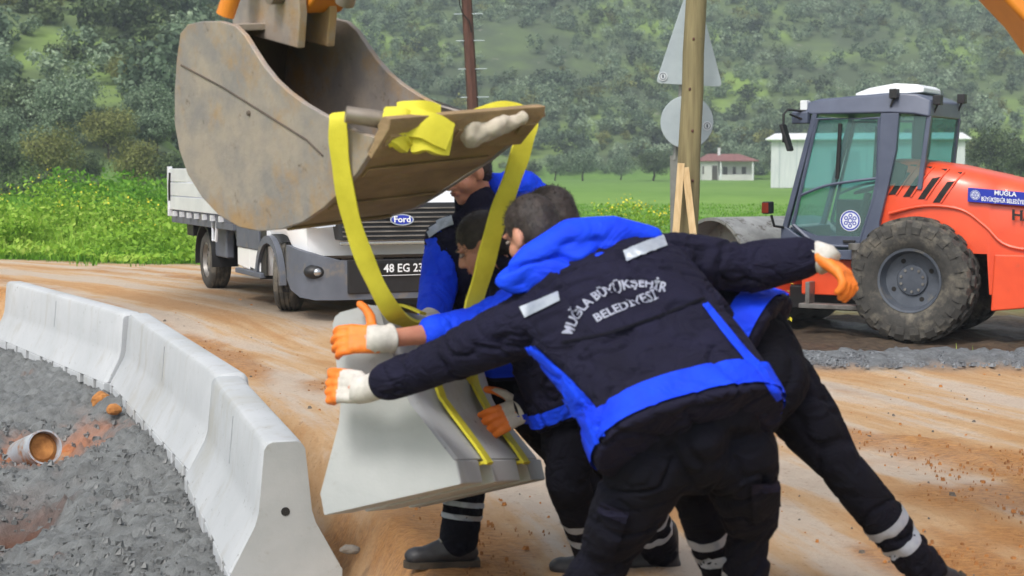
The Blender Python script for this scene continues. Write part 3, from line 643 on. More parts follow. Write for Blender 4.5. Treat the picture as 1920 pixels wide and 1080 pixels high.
tag(p.build('pebbles', [M_clod, M_stone, M_road_clod]), 'small earth crumbs and pebbles strewn over the dirt road', 'pebbles', kind='stuff')
M_poly = nt('pale_pipe_plastic'); b = M_poly[3]; M_poly = M_poly[0]; b.inputs['Base Color'].default_value = (.62, .66, .72, 1); b.inputs['Roughness'].default_value = .3; b.inputs['Transmission Weight'].default_value = .2
pc = onz(84, 838, -.36); pa = V3(.55, -.75, .28).normalized(); rt = empty('drain_pipe', pc)
mb = MB(); mb.lathe([(.115, -.5), (.125, -.48), (.125, 0), (.112, .0), (.112, -.34), (.0005, -.34)], (0, 0, 0), pa, 30); mb.build('pipe', mat('dirty_pipe', s2l(176, 182, 190), s2l(150, 154, 160), .4, 5, spots=(s2l(150, 104, 62), 7, .5, .62)), rt, smooth=True)
mb = MB(); mb.lathe([(.111, -.07), (.08, -.05), (.0005, -.06)], (0, 0, 0), pa, 20); mb.build('mud_filling', M_clod, rt, smooth=True)
tag(rt, 'pale plastic pipe end lying in the orange muddy hole at left', 'pipe')
M_water = nt('muddy_water'); b = M_water[3]; M_water = M_water[0]; b.inputs['Base Color'].default_value = rgb(s2l(176, 130, 92)); b.inputs['Roughness'].default_value = .06
w = MB(); w.add([pu+V3(math.cos(a)*(.30+.05*math.sin(3*a)), math.sin(a)*.48, -.11) for a in [6.283*i/24 for i in range(24)]], [tuple(range(24))]); tag(w.build('puddle', M_water), kind='structure')

# ------------------------------------------------------------------ poles and road signs
M_wood = mat('weathered_pole_wood', s2l(138, 128, 92), s2l(110, 100, 70), .85, 3, mscale=(6, 6, .35), bstr=.4, bdist=.01, bscale=14, spots=(s2l(70, 58, 40), 2.6, .68, .74))
M_plank = mat('sawn_timber', s2l(206, 180, 138), s2l(184, 154, 110), .8, 3, mscale=(8, 8, .5), bstr=.2)
M_galv = mat('galvanised_steel', s2l(176, 188, 192), s2l(160, 172, 178), .5, 2.5, metal=.1, rv=.1)
M_galv2 = mat('post_steel', s2l(150, 152, 146), s2l(128, 130, 126), .5, 4, metal=.4)
M_sticker = mat('sticker', s2l(206, 212, 216), s2l(190, 198, 204), .5, 5)
M_ink = mat('sticker_ink', s2l(70, 78, 92), None, .6, 5)
M_rust = mat('rust_brown_paint', s2l(94, 58, 46), s2l(70, 42, 34), .7, 5, mscale=(2, 2, .4), spots=(s2l(120, 84, 60), 6, .6, .7))
b0 = at(1280, 470, 18.6); b0.z = g1(b0.x, 18.6)-.1; t0 = at(1312, -160, 18.7)
rt = empty('wooden_pole', b0); mb = MB(); pts = [(t0-b0)*(k/12) for k in range(13)]
mb.tube([p+V3(.006*math.sin(k*2.1), 0, 0) for k, p in enumerate(pts)], [.142-.0022*k for k in range(13)], 20); mb.build('shaft', M_wood, rt, smooth=True)
for k, (f, a) in enumerate(((.48, -1.5), (.7, -1.75), (.36, -1.3), (.58, -1.9))):
    c = (t0-b0)*f; mb = MB(); r_ = .142-.0022*12*f; mb.ell(c+V3(math.cos(a)*r_, math.sin(a)*r_, 0), (.016, .012, .02), None, 10, 6); mb.build('knot', M_rust, rt, smooth=True)
tag(rt, 'tall weathered wooden pole leaning slightly right in front of the road signs', 'pole')
for k, (pb, ptp, lab) in enumerate((((1266, 452), (1277, 306), 'left timber board propped against the wooden pole'), ((1301, 452), (1285, 314), 'right timber board propped against the wooden pole'))):
    p0 = at(*pb, 18.28); p1 = at(*ptp, 18.42); zt = g1(p0.x, p0.y); dirv = (p1-p0); p0 = p0+dirv*((zt-p0.z)/dirv.z); mb = MB(); ax = (p1-p0); sdv = Vector((1, 0, 0)); sdv = (sdv-ax.normalized()*sdv.dot(ax.normalized())).normalized(); nv = ax.normalized().cross(sdv)
    mb.prism([-sdv*.04-nv*.012, sdv*.04-nv*.012, sdv*.04+nv*.012, -sdv*.04+nv*.012], ax); o = mb.build('timber_board', M_plank, None, bevel=.003); o.location = p0; tag(o, lab, 'board')
sb = at(1266, 470, 19.3); sb.z = g1(sb.x, 19.3)-.05; ry = 19.3
rt = empty('road_sign', sb); lo = lambda v: Vector(v)-sb
pt = at(1298, -70, 19.3)
mb = MB(); mb.prism([lo(sb)+V3(-.05, -.02, 0), lo(sb)+V3(.05, -.02, 0), lo(sb)+V3(.05, .02, 0), lo(sb)+V3(-.05, .02, 0)], (at(1264, 292, 19.3)-sb)); mb.build('post', M_galv2, rt, bevel=.006)
mb = MB(); mb.tube([lo(at(1265, 300, 19.3)), lo(pt)], .03, 10); mb.build('post_tube', M_galv2, rt, smooth=True)
yv = 19.2; tri = [at(1229, 156, yv), at(1355, 163, yv), at(1299, -52, yv)]
def rounded(tri, r):
    out = []
    for i in range(3):
        p, a, b_ = tri[i], tri[i-1], tri[(i+1) % 3]; d0 = (a-p).normalized(); d1 = (b_-p).normalized()
        for k in range(5): t = k/4; out.append(p+d0*r*(1-t)**2+d1*r*t**2)
    return out
mb = MB(); mb.prism([lo(p) for p in rounded(tri, .07)], (0, .008, 0)); o = mb.build('triangular_plate', M_galv, rt, bevel=.003)
cc = at(1288, 229, yv-.01); mb = MB(); mb.lathe([(0, 0), (.312, 0), (.316, .004), (.312, .008), (0, .008)], lo(cc), (0, 1, 0), 40); mb.build('round_plate', M_galv, rt, smooth=True)
for px, py in ((1243, 143), (1326, 236)):
    c = lo(at(px, py, yv-.015)); mb = MB(); mb.lathe([(0, 0), (.055, 0)], c, (0, -1, 0), 18); k = mb.build('sticker', M_sticker, rt)
    mb = MB(); mb.lathe([(.034, .003), (.041, .003)], c, (0, -1, 0), 18); mb.box(c+V3(0, -.003, 0), (.018, .001, .04)); mb.build('sticker_print', M_ink, k)
for z_ in (100, 150, 205, 255):
    mb = MB(); mb.box(lo(at(1291, z_, yv))+V3(0, -.02, 0), (.12, .03, .035)); mb.build('clamp', M_galv2, rt)
tag(rt, 'road sign seen from behind, grey triangle above a grey disc', 'sign')
# rust-brown steel pole with climbing rungs
d = 34; b0 = at(902, 330, d); b0.z = g1(b0.x, d)-.1; tp = at(868, -120, d); rt = empty('steel_pole', b0); ax = tp-b0
mb = MB(); mb.tube([(0, 0, 0), ax*.5, ax], [.135, .12, .105], 8); mb.build('shaft', M_rust, rt)
for k, py in enumerate((-45, 27, 77, 130, 183, 236, 290)):
    c = at(866+.079*(py+100)+ (2 if py > 0 else 0), py, d)-b0; mb = MB(); mb.tube([c+V3(-.3, -.03, 0), c+V3(-.27, -.03, -.0), c+V3(.3, -.03, 0.01)], .012, 6); mb.build('rung', M_galv, rt)
c0 = at(858, -60, d-.2)-b0; mb = MB(); mb.tube([c0, at(862, 8, d-.2)-b0, at(867, 25, d-.2)-b0, at(880, 40, d-.15)-b0, at(884, 60, d-.14)-b0], .014, 6); mb.build('drop_wire', M_dark, rt)
tag(rt, 'rust-brown steel pole with climbing rungs behind the bucket', 'pole')

# ------------------------------------------------------------------ buildings across the field
M_render = mat('white_render', s2l(214, 214, 210), s2l(196, 196, 192), .9, .6, bstr=.1)
M_tin = mat('white_sheet_metal', s2l(206, 210, 212), s2l(190, 196, 200), .5, 1.2, mscale=(4, 4, .4))
M_tile = mat('red_roof', s2l(150, 102, 98), s2l(120, 80, 76), .85, 2.5)
M_trim = mat('bright_trim', s2l(228, 230, 230), s2l(214, 218, 220), .6, 2)
M_wdark = mat('dark_opening', s2l(62, 60, 58), s2l(84, 76, 68), .5, 1)
d = 250; s = d/FPX; gx = lambda px: (px-960)*s
hz_ = g1(gx(1365), d); rt = empty('small_house', (gx(1365), d, hz_))
w = MB(); w.box2(gx(1314)-gx(1365), gx(1345)-gx(1365), 0, 6, 0, 3.0); w.box2(gx(1345)-gx(1365)+.003, gx(1412)-gx(1365), 1.4, 6, 0, 2.95); w.build('wall', M_render, rt)
x0, x1 = gx(1310)-gx(1365), gx(1421)-gx(1365)
rf = MB(); rf.add([(x0, -.5, 2.95), (x1, -.5, 2.95), (x1, 6.5, 2.95), (x0, 6.5, 2.95), (x0+1.6, 3, 4.15), (x1-2.6, 3, 4.15), (x0, -.5, 3.1), (x1, -.5, 3.1), (x1, 6.5, 3.1), (x0, 6.5, 3.1)], [(3, 2, 1, 0), (0, 1, 7, 6), (1, 2, 8, 7), (2, 3, 9, 8), (3, 0, 6, 9), (6, 7, 5, 4), (7, 8, 5), (8, 9, 4, 5), (9, 6, 4)])
rf = rf.build('roof', M_tile, rt); mb = MB(); mb.box2(gx(1348)-gx(1365), gx(1353)-gx(1365), 2.2, 2.7, 3.6, 5.1); mb.build('chimney', M_trim, rf)
for k, (a, b_, y, z0, z1) in enumerate(((1316, 1319, -.02, 1.0, 2.2), (1334, 1344, -.02, 0, 2.3), (1375, 1381, 1.38, 1, 2.1), (1392, 1400, 1.38, 1, 2.1), (1357, 1365, 1.38, 0, 2.1))):
    mb = MB(); mb.box2(gx(a)-gx(1365), gx(b_)-gx(1365), y-.03, y+.05, z0, z1); mb.build('door' if z0 == 0 else 'window', M_wdark, rt)
for px in (1350, 1410):
    mb = MB(); mb.box2(gx(px)-gx(1365)-.12, gx(px)-gx(1365)+.12, -.3, -.06, 0, 2.95); mb.build('porch_post', M_trim, rt)
mb = MB(); mb.box2(gx(1346)-gx(1365), gx(1412)-gx(1365), -.2, -.08, 0, .9); mb.build('porch_wall', M_render, rt)
tag(rt, 'small white house with a reddish hipped roof across the field', 'house')
d = 140; s = d/FPX; cx = gx(1623); z0 = g1(cx, d); rt = empty('white_shed', (cx, d, z0), -math.atan2(cx, d)); g = lambda px: (px-960)*s-cx
zt = at(1600, 262, d).z-z0
w = MB(); w.box2(g(1446), g(1800), 0, 9, 0, zt); w.build('wall', M_tin, rt)
rf = MB(); rf.add([(g(1436), -.5, zt), (g(1810), -.5, zt), (g(1812), 9.5, zt), (g(1434), 9.5, zt), (g(1452), 1.2, zt+.62), (g(1796), 1.2, zt+.62), (g(1796), 8, zt+.62), (g(1452), 8, zt+.62), (g(1436), -.5, zt+.1), (g(1810), -.5, zt+.1), (g(1812), 9.5, zt+.1), (g(1434), 9.5, zt+.1)], [(3, 2, 1, 0), (0, 1, 9, 8), (1, 2, 10, 9), (2, 3, 11, 10), (3, 0, 8, 11), (8, 9, 5, 4), (9, 10, 6, 5), (10, 11, 7, 6), (11, 8, 4, 7), (4, 5, 6, 7)]); rf.build('roof', M_trim, rt)
for k in range(11):
    x = g(1446)+(g(1800)-g(1446))*(k+.5)/11; mb = MB(); mb.box2(x-.03, x+.03, -.03, -.001, 0, zt-.02); mb.build('wall_seam', M_galv, rt)
mb = MB(); mb.box2(g(1560), g(1610), -.05, -.002, 0, 3.2); mb.build('door', M_galv, rt)
tag(rt, 'long white metal shed with a low bright roof behind the roller', 'shed')
# ------------------------------------------------------------------ excavator arm with its bucket
M_bucket = mat('worn_bucket_steel', s2l(170, 158, 146), s2l(144, 139, 136), .58, 4.5, metal=.25, bstr=.3, bdist=.01, bscale=30, spots=(s2l(172, 142, 106), 2.6, .50, .64), rv=.15, lo=.4, hi=.6)
_n, _l = M_bucket.node_tree.nodes, M_bucket.node_tree.links; _b = _n['Principled BSDF']; _src = _b.inputs['Base Color'].links[0].from_socket
_t = tex(_n, _l, 'noise', 13, 9, .8); _r = ramp(_n, [(.60, (0, 0, 0)), (.70, (1, 1, 1))]); _l.new(_t.outputs['Fac'], _r.inputs[0]); _l.new(mixc(_n, _l, _r.outputs[0], _src, s2l(96, 78, 62)), _b.inputs['Base Color'])
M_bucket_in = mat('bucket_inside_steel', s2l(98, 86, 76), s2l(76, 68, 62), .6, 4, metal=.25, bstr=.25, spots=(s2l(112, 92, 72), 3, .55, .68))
M_bucket_mud = mat('mud_caked_steel', s2l(160, 134, 100), s2l(134, 112, 82), .85, 6, bstr=.5, bdist=.012, bscale=26, mscale=(1, 1, 2))
M_edge = mat('bare_edge_steel', s2l(156, 146, 136), s2l(128, 118, 108), .45, 9, metal=.5, bstr=.15)
M_orange = mat('machine_orange', s2l(226, 140, 44), s2l(206, 122, 38), .45, 3, spots=(s2l(170, 110, 60), 4, .6, .72))
c0 = at(652, 236, 5.30); BWL = .635; BW = V3(.78, .60, .085).normalized(); BF = Vector((BW.y, -BW.x, 0)).normalized()       # BF: forward over the lip
ex = empty('excavator_arm', c0)
def bp_(px, py, off=0):      # point on the near side plate plane, in the arm's frame
    return onplane(px, py, c0+BW*off, BW)-c0
plate_px = [(338, 62), (352, 46), (378, 40), (412, 40), (440, 48), (458, 66), (474, 92), (492, 120), (514, 148), (540, 172), (570, 194), (604, 214), (640, 232), (664, 246),
            (706, 258), (690, 292), (668, 326), (640, 358), (606, 390), (568, 416), (528, 430), (488, 434), (448, 426), (410, 404), (378, 370), (352, 328), (336, 282), (327, 232), (327, 170), (331, 110)]
def BO(p, f): return p+BW*(BWL*f*(1-.22*min(1., max(0., -p.dot(BF)+.15)/.28)))      # across the bucket, narrowing to the back
pl = [bp_(*p) for p in plate_px]
thick = .022
bk = empty('bucket'); bk.parent = ex
for nm, f in (('side_plate', 0), ('side_plate', 1)):
    mb = MB(); mb.prism([BO(p, f)-BW*(thick*f) for p in pl], BW*thick); mb.build(nm, M_bucket, bk, bevel=.004)
# a welded seam across each side plate
sp = [bp_(340, 122), bp_(420, 165), bp_(500, 215), bp_(575, 262), bp_(606, 292)]
mb = MB(); mb.tube([p-BW*.0 for p in sp], .0045, 6); mb.build('weld_seam', M_bucket_in, bk, smooth=True)
mb = MB(); mb.ell(bp_(468, 212)-BW*.002, (.011, .006, .011)); mb.build('rivet', M_bucket_in, bk, smooth=True)
# curved back and floor between the plates: outside shell with thickness
shell_px = [(352, 46), (338, 62), (331, 110), (327, 170), (327, 232), (336, 282), (352, 328), (378, 370), (410, 404), (448, 426), (488, 434), (528, 430), (568, 416), (606, 390), (640, 358), (668, 326), (690, 292)]
sh = [bp_(*p) for p in shell_px]; cen = sum(sh, Vector())/len(sh)
inn = [p+(cen-p).normalized()*.03 for p in sh]
outw = [p+(p-cen).normalized()*-.004 for p in sh]
mb = MB(); w0 = thick+.001; w1 = BWL-thick-.001
rows = []
for p, q in zip(outw, inn): rows.append([p+BW*w0, BO(p, 1)-BW*w0, BO(q, 1)-BW*w0, q+BW*w0])
mb.ring(rows); mb.build('shell', M_bucket_mud, bk, smooth=True)
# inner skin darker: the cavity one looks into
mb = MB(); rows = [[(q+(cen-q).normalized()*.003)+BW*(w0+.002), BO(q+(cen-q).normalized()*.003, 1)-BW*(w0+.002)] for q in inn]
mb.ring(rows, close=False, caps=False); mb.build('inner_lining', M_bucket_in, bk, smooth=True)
# wear strips along the floor (horizontal ridges)
for i in (9, 11, 13, 15):
    p = sh[i]; nv = (p-cen).normalized(); t = (sh[i+1 if i < 16 else i]-sh[i-1]).normalized() if i < 16 else (sh[16]-sh[15]).normalized()
    mb = MB(); mb.prism([p+BW*(w0+.01)-t*.03-nv*.005, p+BW*(w0+.01)+t*.03-nv*.005, p+BW*(w0+.01)+t*.024+nv*.009, p+BW*(w0+.01)-t*.024+nv*.009], BW*((BO(p, 1)-p).length-2*w0-.03)); mb.build('wear_strip', M_bucket_mud, bk, bevel=.003)
# lip plate and cutting edge
e0, e1 = bp_(690, 290), bp_(724, 232); nl = (e1-e0).normalized(); ln = BW.cross(nl).normalized()
mb = MB(); lpp = [e0-ln*.018, e1-nl*.05-ln*.018, e1-nl*.045-ln*.030, e1+nl*.004-ln*.028, e1+nl*.03+ln*.004, e1+ln*.022, e0+ln*.02]; mb.ring([lpp, [BO(p_, 1) for p_ in lpp]]); mb.build('lip_plate', M_bucket_mud, bk, bevel=.004)
for k in range(5):
    f = (.08, .29, .5, .71, .92)[k]; c = e0+(e1-e0)*.45+BW*(BWL*f); mb = MB()
    a = nl*.13; mb.prism([c-BW*.03-ln*.02, c+BW*.03-ln*.02, c+BW*.03+ln*.03, c-BW*.03+ln*.03], nl*.055)
    mb.build('tooth_shank', M_bucket_mud, bk, bevel=.004)
for k in range(4):                                     # dark slots between tooth shanks on the lip face
    f = (.18, .40, .60, .82)[k]; c = e0+(e1-e0)*.12+BW*(BWL*f)-ln*.0168; mb = MB(); mb.prism([c-BW*.012, c+BW*.02, c+BW*.02+nl*.085, c-BW*.012+nl*.085], -ln*.002); mb.build('lip_slot', M_bucket_in, bk)
# gussets, hanger ears and linkage at the top
for k, off in enumerate((.30, .50)):
    ear = [bp_(352, 60, 0), bp_(350, 20), bp_(372, -40), bp_(430, -70), bp_(470, -40), bp_(474, 30), bp_(470, 95)]
    mb = MB(); mb.prism([p+BW*(BWL*off) for p in ear], BW*.035); mb.build('hanger_ear', M_bucket, bk, bevel=.006)
tp = [bp_(345, 56), bp_(380, 46), bp_(412, 46), bp_(412, 60), bp_(380, 60), bp_(350, 72)]
mb = MB(); mb.ring([[p+BW*w0 for p in tp], [BO(p, 1)-BW*w0 for p in tp]]); mb.build('top_torsion_plate', M_bucket, bk, bevel=.005)
for px, py in ((392, -22), (440, -8)):
    mb = MB(); p = bp_(px, py); mb.lathe([(0, 0), (.035, 0), (.035, BWL*.4), (0, BWL*.4)], p+BW*(BWL*.22), BW, 16); mb.build('pin', M_edge, bk, smooth=True)
def boxbeam(mb, pts, w, hgt, wdir):
    pts = [Vector(p) for p in pts]; rings = []
    for i, p in enumerate(pts):
        t = (pts[min(i+1, len(pts)-1)]-pts[max(i-1, 0)]).normalized(); nn = wdir.cross(t).normalized(); h = hgt[i] if isinstance(hgt, list) else hgt
        rings.append([p-wdir*w/2-nn*h/2, p+wdir*w/2-nn*h/2, p+wdir*w/2+nn*h/2, p-wdir*w/2+nn*h/2])
    mb.ring(rings)
mid = BW*(BWL*.43)
mb = MB(); boxbeam(mb, [bp_(425, 2)+mid, bp_(452, -60)+mid, bp_(500, -330)+mid], .05, [.12, .12, .10], BW)
mb.build('tipping_link', M_bucket, ex, bevel=.008)
mb = MB(); mb.tube([bp_(388, 30)-BW*.02+mid*.35, bp_(396, -40)+mid*.4, bp_(404, -120)+mid*.5], [.035, .035, .035], 14); mb.build('bucket_link', M_orange, ex, smooth=True)
mb = MB(); boxbeam(mb, [bp_(450, 6)+mid*1.15, bp_(490, -80)+mid*1.15, bp_(530, -500)+mid*1.1, bp_(550, -900)+mid], .16, [.13, .24, .30, .34], BW); mb.build('dipper', M_orange, ex, bevel=.015)
mb = MB(); mb.tube([bp_(560, -120)+mid, bp_(600, -700)+mid], .06, 14); mb.tube([bp_(520, 10)+mid, bp_(560, -150)+mid], .035, 12); mb.build('bucket_ram', M_edge, ex, smooth=True)
top = bp_(550, -900)+mid
kn = at(1925, 20, 5.75)-c0; kn2 = V3(3.3, -.3, -1.05)
mb = MB(); bd = Vector((0, 1, 0)); boxbeam(mb, [top, top+V3(1.0, -.2, .1), at(1700, -330, 5.75)-c0, at(1992, -20, 5.75)-c0, V3(3.5, .2, -1.0)], .26, [.3, .38, .42, .42, .4], bd); mb.build('boom', M_orange, ex, bevel=.02)
ft = V3(3.5, .2, -1.2)
mb = MB(); mb.box2(ft.x-.25, ft.x+.55, ft.y-.45, ft.y+.45, -c0.z+.25, -1.05+.25-.5+.6); mb.box2(ft.x+.4, ft.x+2.2, ft.y-.8, ft.y+.8, -c0.z+.45, -c0.z+1.0); mb.build('king_post', M_orange, ex, bevel=.02)
for sd_ in (-1, 1):
    mb = MB(); mb.box2(ft.x+.1, ft.x+.45, ft.y+sd_*1.0-.1, ft.y+sd_*1.0+.1, -c0.z+.02, -c0.z+1.3); mb.box2(ft.x-.05, ft.x+.6, ft.y+sd_*1.0-.2, ft.y+sd_*1.0+.2, -c0.z+.0, -c0.z+.06); mb.build('stabiliser_leg', M_orange, ex, bevel=.01)
    mb = MB(); mb.lathe([(0, -.2), (.5, -.2), (.62, -.12), (.62, .12), (.5, .2), (0, .2)], (ft.x+1.7, ft.y+sd_*1.0, -c0.z+.6), (0, 1, 0), 28); mb.build('wheel', M_dark, ex, smooth=True)
tag(ex, 'orange excavator arm holding up a worn muddy steel bucket', 'excavator')

# ------------------------------------------------------------------ yellow lifting slings
M_sling = mat('yellow_webbing', s2l(222, 212, 62), s2l(200, 190, 48), .75, 6, bstr=.35, bdist=.004, bscale=120, mscale=(1, 1, 1))
M_cloth = mat('dirty_white_cloth', s2l(196, 186, 172), s2l(168, 158, 142), .95, 10, bstr=.4, bdist=.006, bscale=30)
def smooth_path(pts, n=8):
    pts = [Vector(p) for p in pts]; out = []
    for i in range(len(pts)-1):
        p0, p1, p2, p3 = pts[max(i-1, 0)], pts[i], pts[i+1], pts[min(i+2, len(pts)-1)]
        for k in range(n):
            t = k/n; out.append(.5*((2*p1)+(p2-p0)*t+(2*p0-5*p1+4*p2-p3)*t*t+(3*p1-p0-3*p2+p3)*t**3))
    out.append(pts[-1]); return out
def strap(mb, pts, wdirs, width, th=.005, n=8):
    """flat band along a path; wdirs: the band's width direction at each given point"""
    P_ = smooth_path(pts, n); Wd = smooth_path(wdirs, n); rings = []
    for i, p in enumerate(P_):
        t = (P_[min(i+1, len(P_)-1)]-P_[max(i-1, 0)]).normalized(); w = Wd[i]; w = (w-t*w.dot(t)).normalized(); nn = t.cross(w)
        wd = width*(1+.05*math.sin(i*.7)); rings.append([p-w*wd/2-nn*th, p-nn*th*1.3, p+w*wd/2-nn*th, p+w*wd/2+nn*th, p+nn*th*1.3, p-w*wd/2+nn*th])
    mb.ring(rings)
lipz = c0+(e0+e1)/2
def lip(f, up=0., fw=0.): return c0+e1+BW*(BWL*f)+Vector((0, 0, up))+BF*fw
hb = BAR_B/2+.012
# sling over the near end of the lip: down across the barrier's right flank, through the slot and round under it
s1 = LLEN*.30; s2 = LLEN*.74
sr = empty('lifting_sling', at(640, 222, 5.3)); o0 = Vector(sr.location)
mb = MB()
W1 = LAX*.6+LU*.5
pts = [at(655, 216, 5.36), at(640, 214, 5.30), at(634, 232, 5.27), at(638, 300, 5.29), at(656, 400, 5.34), at(690, 500, 5.40), at(738, 588, 5.50), lp(s1, BAR_T/2+.03, BAR_H-.10), lp(s1, BAR_T/2+.055, .36), lp(s1, BAR_T/2+.075, .30), lp(s1, hb-.005, .085), lp(s1, hb-.03, .074), lp(s1, 0, .070), lp(s1, -hb+.03, .074), lp(s1, -hb+.005, .085), lp(s1, -BAR_T/2-.075, .3), lp(s1, -BAR_T/2-.02, .62), lp(s1, -.02, BAR_H+.012), lp(s1, .06, BAR_H+.02), lp(s1, BAR_T/2+.05, BAR_H-.03)]
wd = [BW*.7+BF*.7]*5+[V3(.9, .4, .1), V3(.8, .6, 0), LAX, LAX, LAX, LAX, LAX, LAX, LAX, LAX, LAX, LAX, LAX, LAX, LAX]
strap(mb, [p-o0 for p in pts], wd, .062); mb.build('webbing', M_sling, sr, smooth=True)
tag(sr, 'yellow webbing sling hanging from the near corner of the bucket lip', 'sling', 'yellow lifting slings')
sr = empty('lifting_sling', at(985, 235, 5.8)); o0 = Vector(sr.location); mb = MB()
pts = [at(965, 214, 5.84), at(988, 222, 5.76), at(984, 258, 5.72), at(962, 330, 5.70), at(930, 420, 5.68), at(906, 510, 5.66), at(886, 585, 5.65), at(893, 640, 5.70), lp(s2, BAR_T/2+.045, .45), lp(s2, BAR_T/2+.075, .31), lp(s2, hb-.005, .085), lp(s2, hb-.03, .074), lp(s2, 0, .070), lp(s2, -hb+.03, .074), lp(s2, -hb+.005, .085), lp(s2, -BAR_T/2-.075, .3), lp(s2, -BAR_T/2-.02, .62), lp(s2, -.02, BAR_H+.012), lp(s2, .06, BAR_H+.02), lp(s2, BAR_T/2+.05, BAR_H-.03)]
wd = [BF]*1+[V3(.8, .55, .1)]*4+[V3(.7, .6, .1), V3(.7, .7, 0), LAX, LAX, LAX, LAX, LAX, LAX, LAX, LAX, LAX, LAX, LAX, LAX, LAX]
strap(mb, [p-o0 for p in pts], wd, .078); mb.build('webbing', M_sling, sr, smooth=True)
tag(sr, 'yellow webbing sling hanging from the far corner of the bucket lip', 'sling', 'yellow lifting slings')
# slack webbing bundled on the lip, and the rag padding
sr = empty('sling_bundle', at(785, 250, 5.22)); o0 = Vector(sr.location); mb = MB()
for k, (a, b_, r0) in enumerate((((735, 232), (770, 258), .055), ((760, 228), (840, 258), .042), ((770, 254), (842, 262), .05), ((748, 214), (820, 216), .03))):
    p0, p1 = at(*a, 5.19+.012*k), at(*b_, 5.22+.015*k); mid_ = (p0+p1)/2+V3(0, -.02, .01)
    strap(mb, [p0-o0, mid_-o0, p1-o0], [V3(.15, .2, 1)]*3, r0*2.3, .016)
strap(mb, [at(744, 208, 5.34)-o0, at(738, 226, 5.20)-o0, at(746, 262, 5.18)-o0, at(762, 268, 5.24)-o0], [V3(1, .3, 0)]*4, .075, .012)
mb.build('webbing', M_sling, sr, smooth=True); tag(sr, 'bundled yellow webbing wrapped round the middle of the bucket lip', 'sling')
sr = empty('sling_bundle', at(945, 225, 5.5)); o0 = Vector(sr.location); mb = MB()
strap(mb, [at(880, 232, 5.40)-o0, at(925, 212, 5.46)-o0, at(972, 212, 5.54)-o0, at(992, 232, 5.57)-o0], [V3(.2, .3, 1), V3(.1, .5, .8), V3(.2, .6, .6), V3(.3, .6, .4)], .07, .01)
mb.build('webbing', M_sling, sr, smooth=True); tag(sr, 'yellow webbing drawn over the far tip of the bucket lip', 'sling')
mb = MB()
for a, b_, r0 in (((882, 242), (914, 232), .055), ((900, 246), (948, 230), .042), ((886, 254), (900, 226), .042), ((925, 240), (978, 222), .03)): mb.cap(at(*a, 5.36), at(*b_, 5.42), r0, r0*.8)
me = fuse(mb, .008, 5, lambda co: .012*fbm(co*22, 3, 4), 'rag'); tag(link('rag_padding', me, M_cloth), 'dirty white rag wound round the bucket lip', 'rag')
mb = MB(); a0 = at(648, 214, 5.22); mb.tube([a0, at(700, 222, 5.24), at(750, 232, 5.26), at(860, 236, 5.42), at(940, 234, 5.53), at(1018, 212, 5.64)], [.028, .03, .03, .03, .028, .015], 10)
tag(mb.build('steel_bar', M_edge, None, smooth=True), 'bare steel bar lying along the bucket lip under the slings', 'bar')
# ------------------------------------------------------------------ paints and rubber for the machines
M_red = mat('roller_orange', s2l(232, 84, 44), s2l(220, 74, 38), .38, 2.5, coat=.3, spots=(s2l(196, 92, 60), 5, .62, .76))
M_cab = mat('cab_slate_paint', s2l(84, 92, 112), s2l(74, 82, 102), .45, 3, coat=.2)
M_rub = mat('tyre_rubber', s2l(70, 68, 64), s2l(54, 53, 51), .85, 12, bstr=.3, spots=(s2l(116, 110, 98), 3.5, .5, .68))
M_blk = mat('black_plastic', s2l(34, 34, 36), s2l(28, 28, 30), .5, 8)
M_hub = mat('hub_grey', s2l(92, 98, 108), s2l(76, 82, 92), .5, 5, metal=.3, spots=(s2l(120, 116, 108), 4, .55, .7))
M_drum = mat('drum_steel', s2l(176, 176, 174), s2l(140, 140, 138), .5, 3, metal=.45, spots=(s2l(104, 98, 90), 5, .55, .64), bstr=.2)
M_white = mat('white_plastic', s2l(226, 230, 232), s2l(212, 216, 220), .4, 4)
M_seat = mat('seat_brown', s2l(84, 58, 46), s2l(66, 46, 38), .8, 6)
M_steel = mat('bare_steel', s2l(140, 138, 134), s2l(110, 106, 102), .45, 6, metal=.5)
M_amber = nt('amber_lens'); b = M_amber[3]; M_amber = M_amber[0]; b.inputs['Base Color'].default_value = rgb(s2l(120, 40, 22)); b.inputs['Roughness'].default_value = .25
def glassmat(name, tint, fac, rough=.04):
    m, n, l, b = nt(name); b.inputs['Base Color'].default_value = rgb(tint); b.inputs['Roughness'].default_value = rough; b.inputs['Specular IOR Level'].default_value = .6
    tr = n.new('ShaderNodeBsdfTransparent'); tr.inputs[0].default_value = rgb(tint); mx = n.new('ShaderNodeMixShader'); mx.inputs[0].default_value = fac
    l.new(tr.outputs[0], mx.inputs[1]); l.new(b.outputs[0], mx.inputs[2]); l.new(mx.outputs[0], n['Material Output'].inputs[0]); return m
M_glass = glassmat('green_tinted_glass', (.62, .82, .81), .10)
M_bluelogo = mat('logo_blue', s2l(30, 52, 170), s2l(26, 46, 160), .5, 4)
M_logow = mat('logo_white', s2l(232, 236, 240), s2l(224, 228, 232), .5, 4)

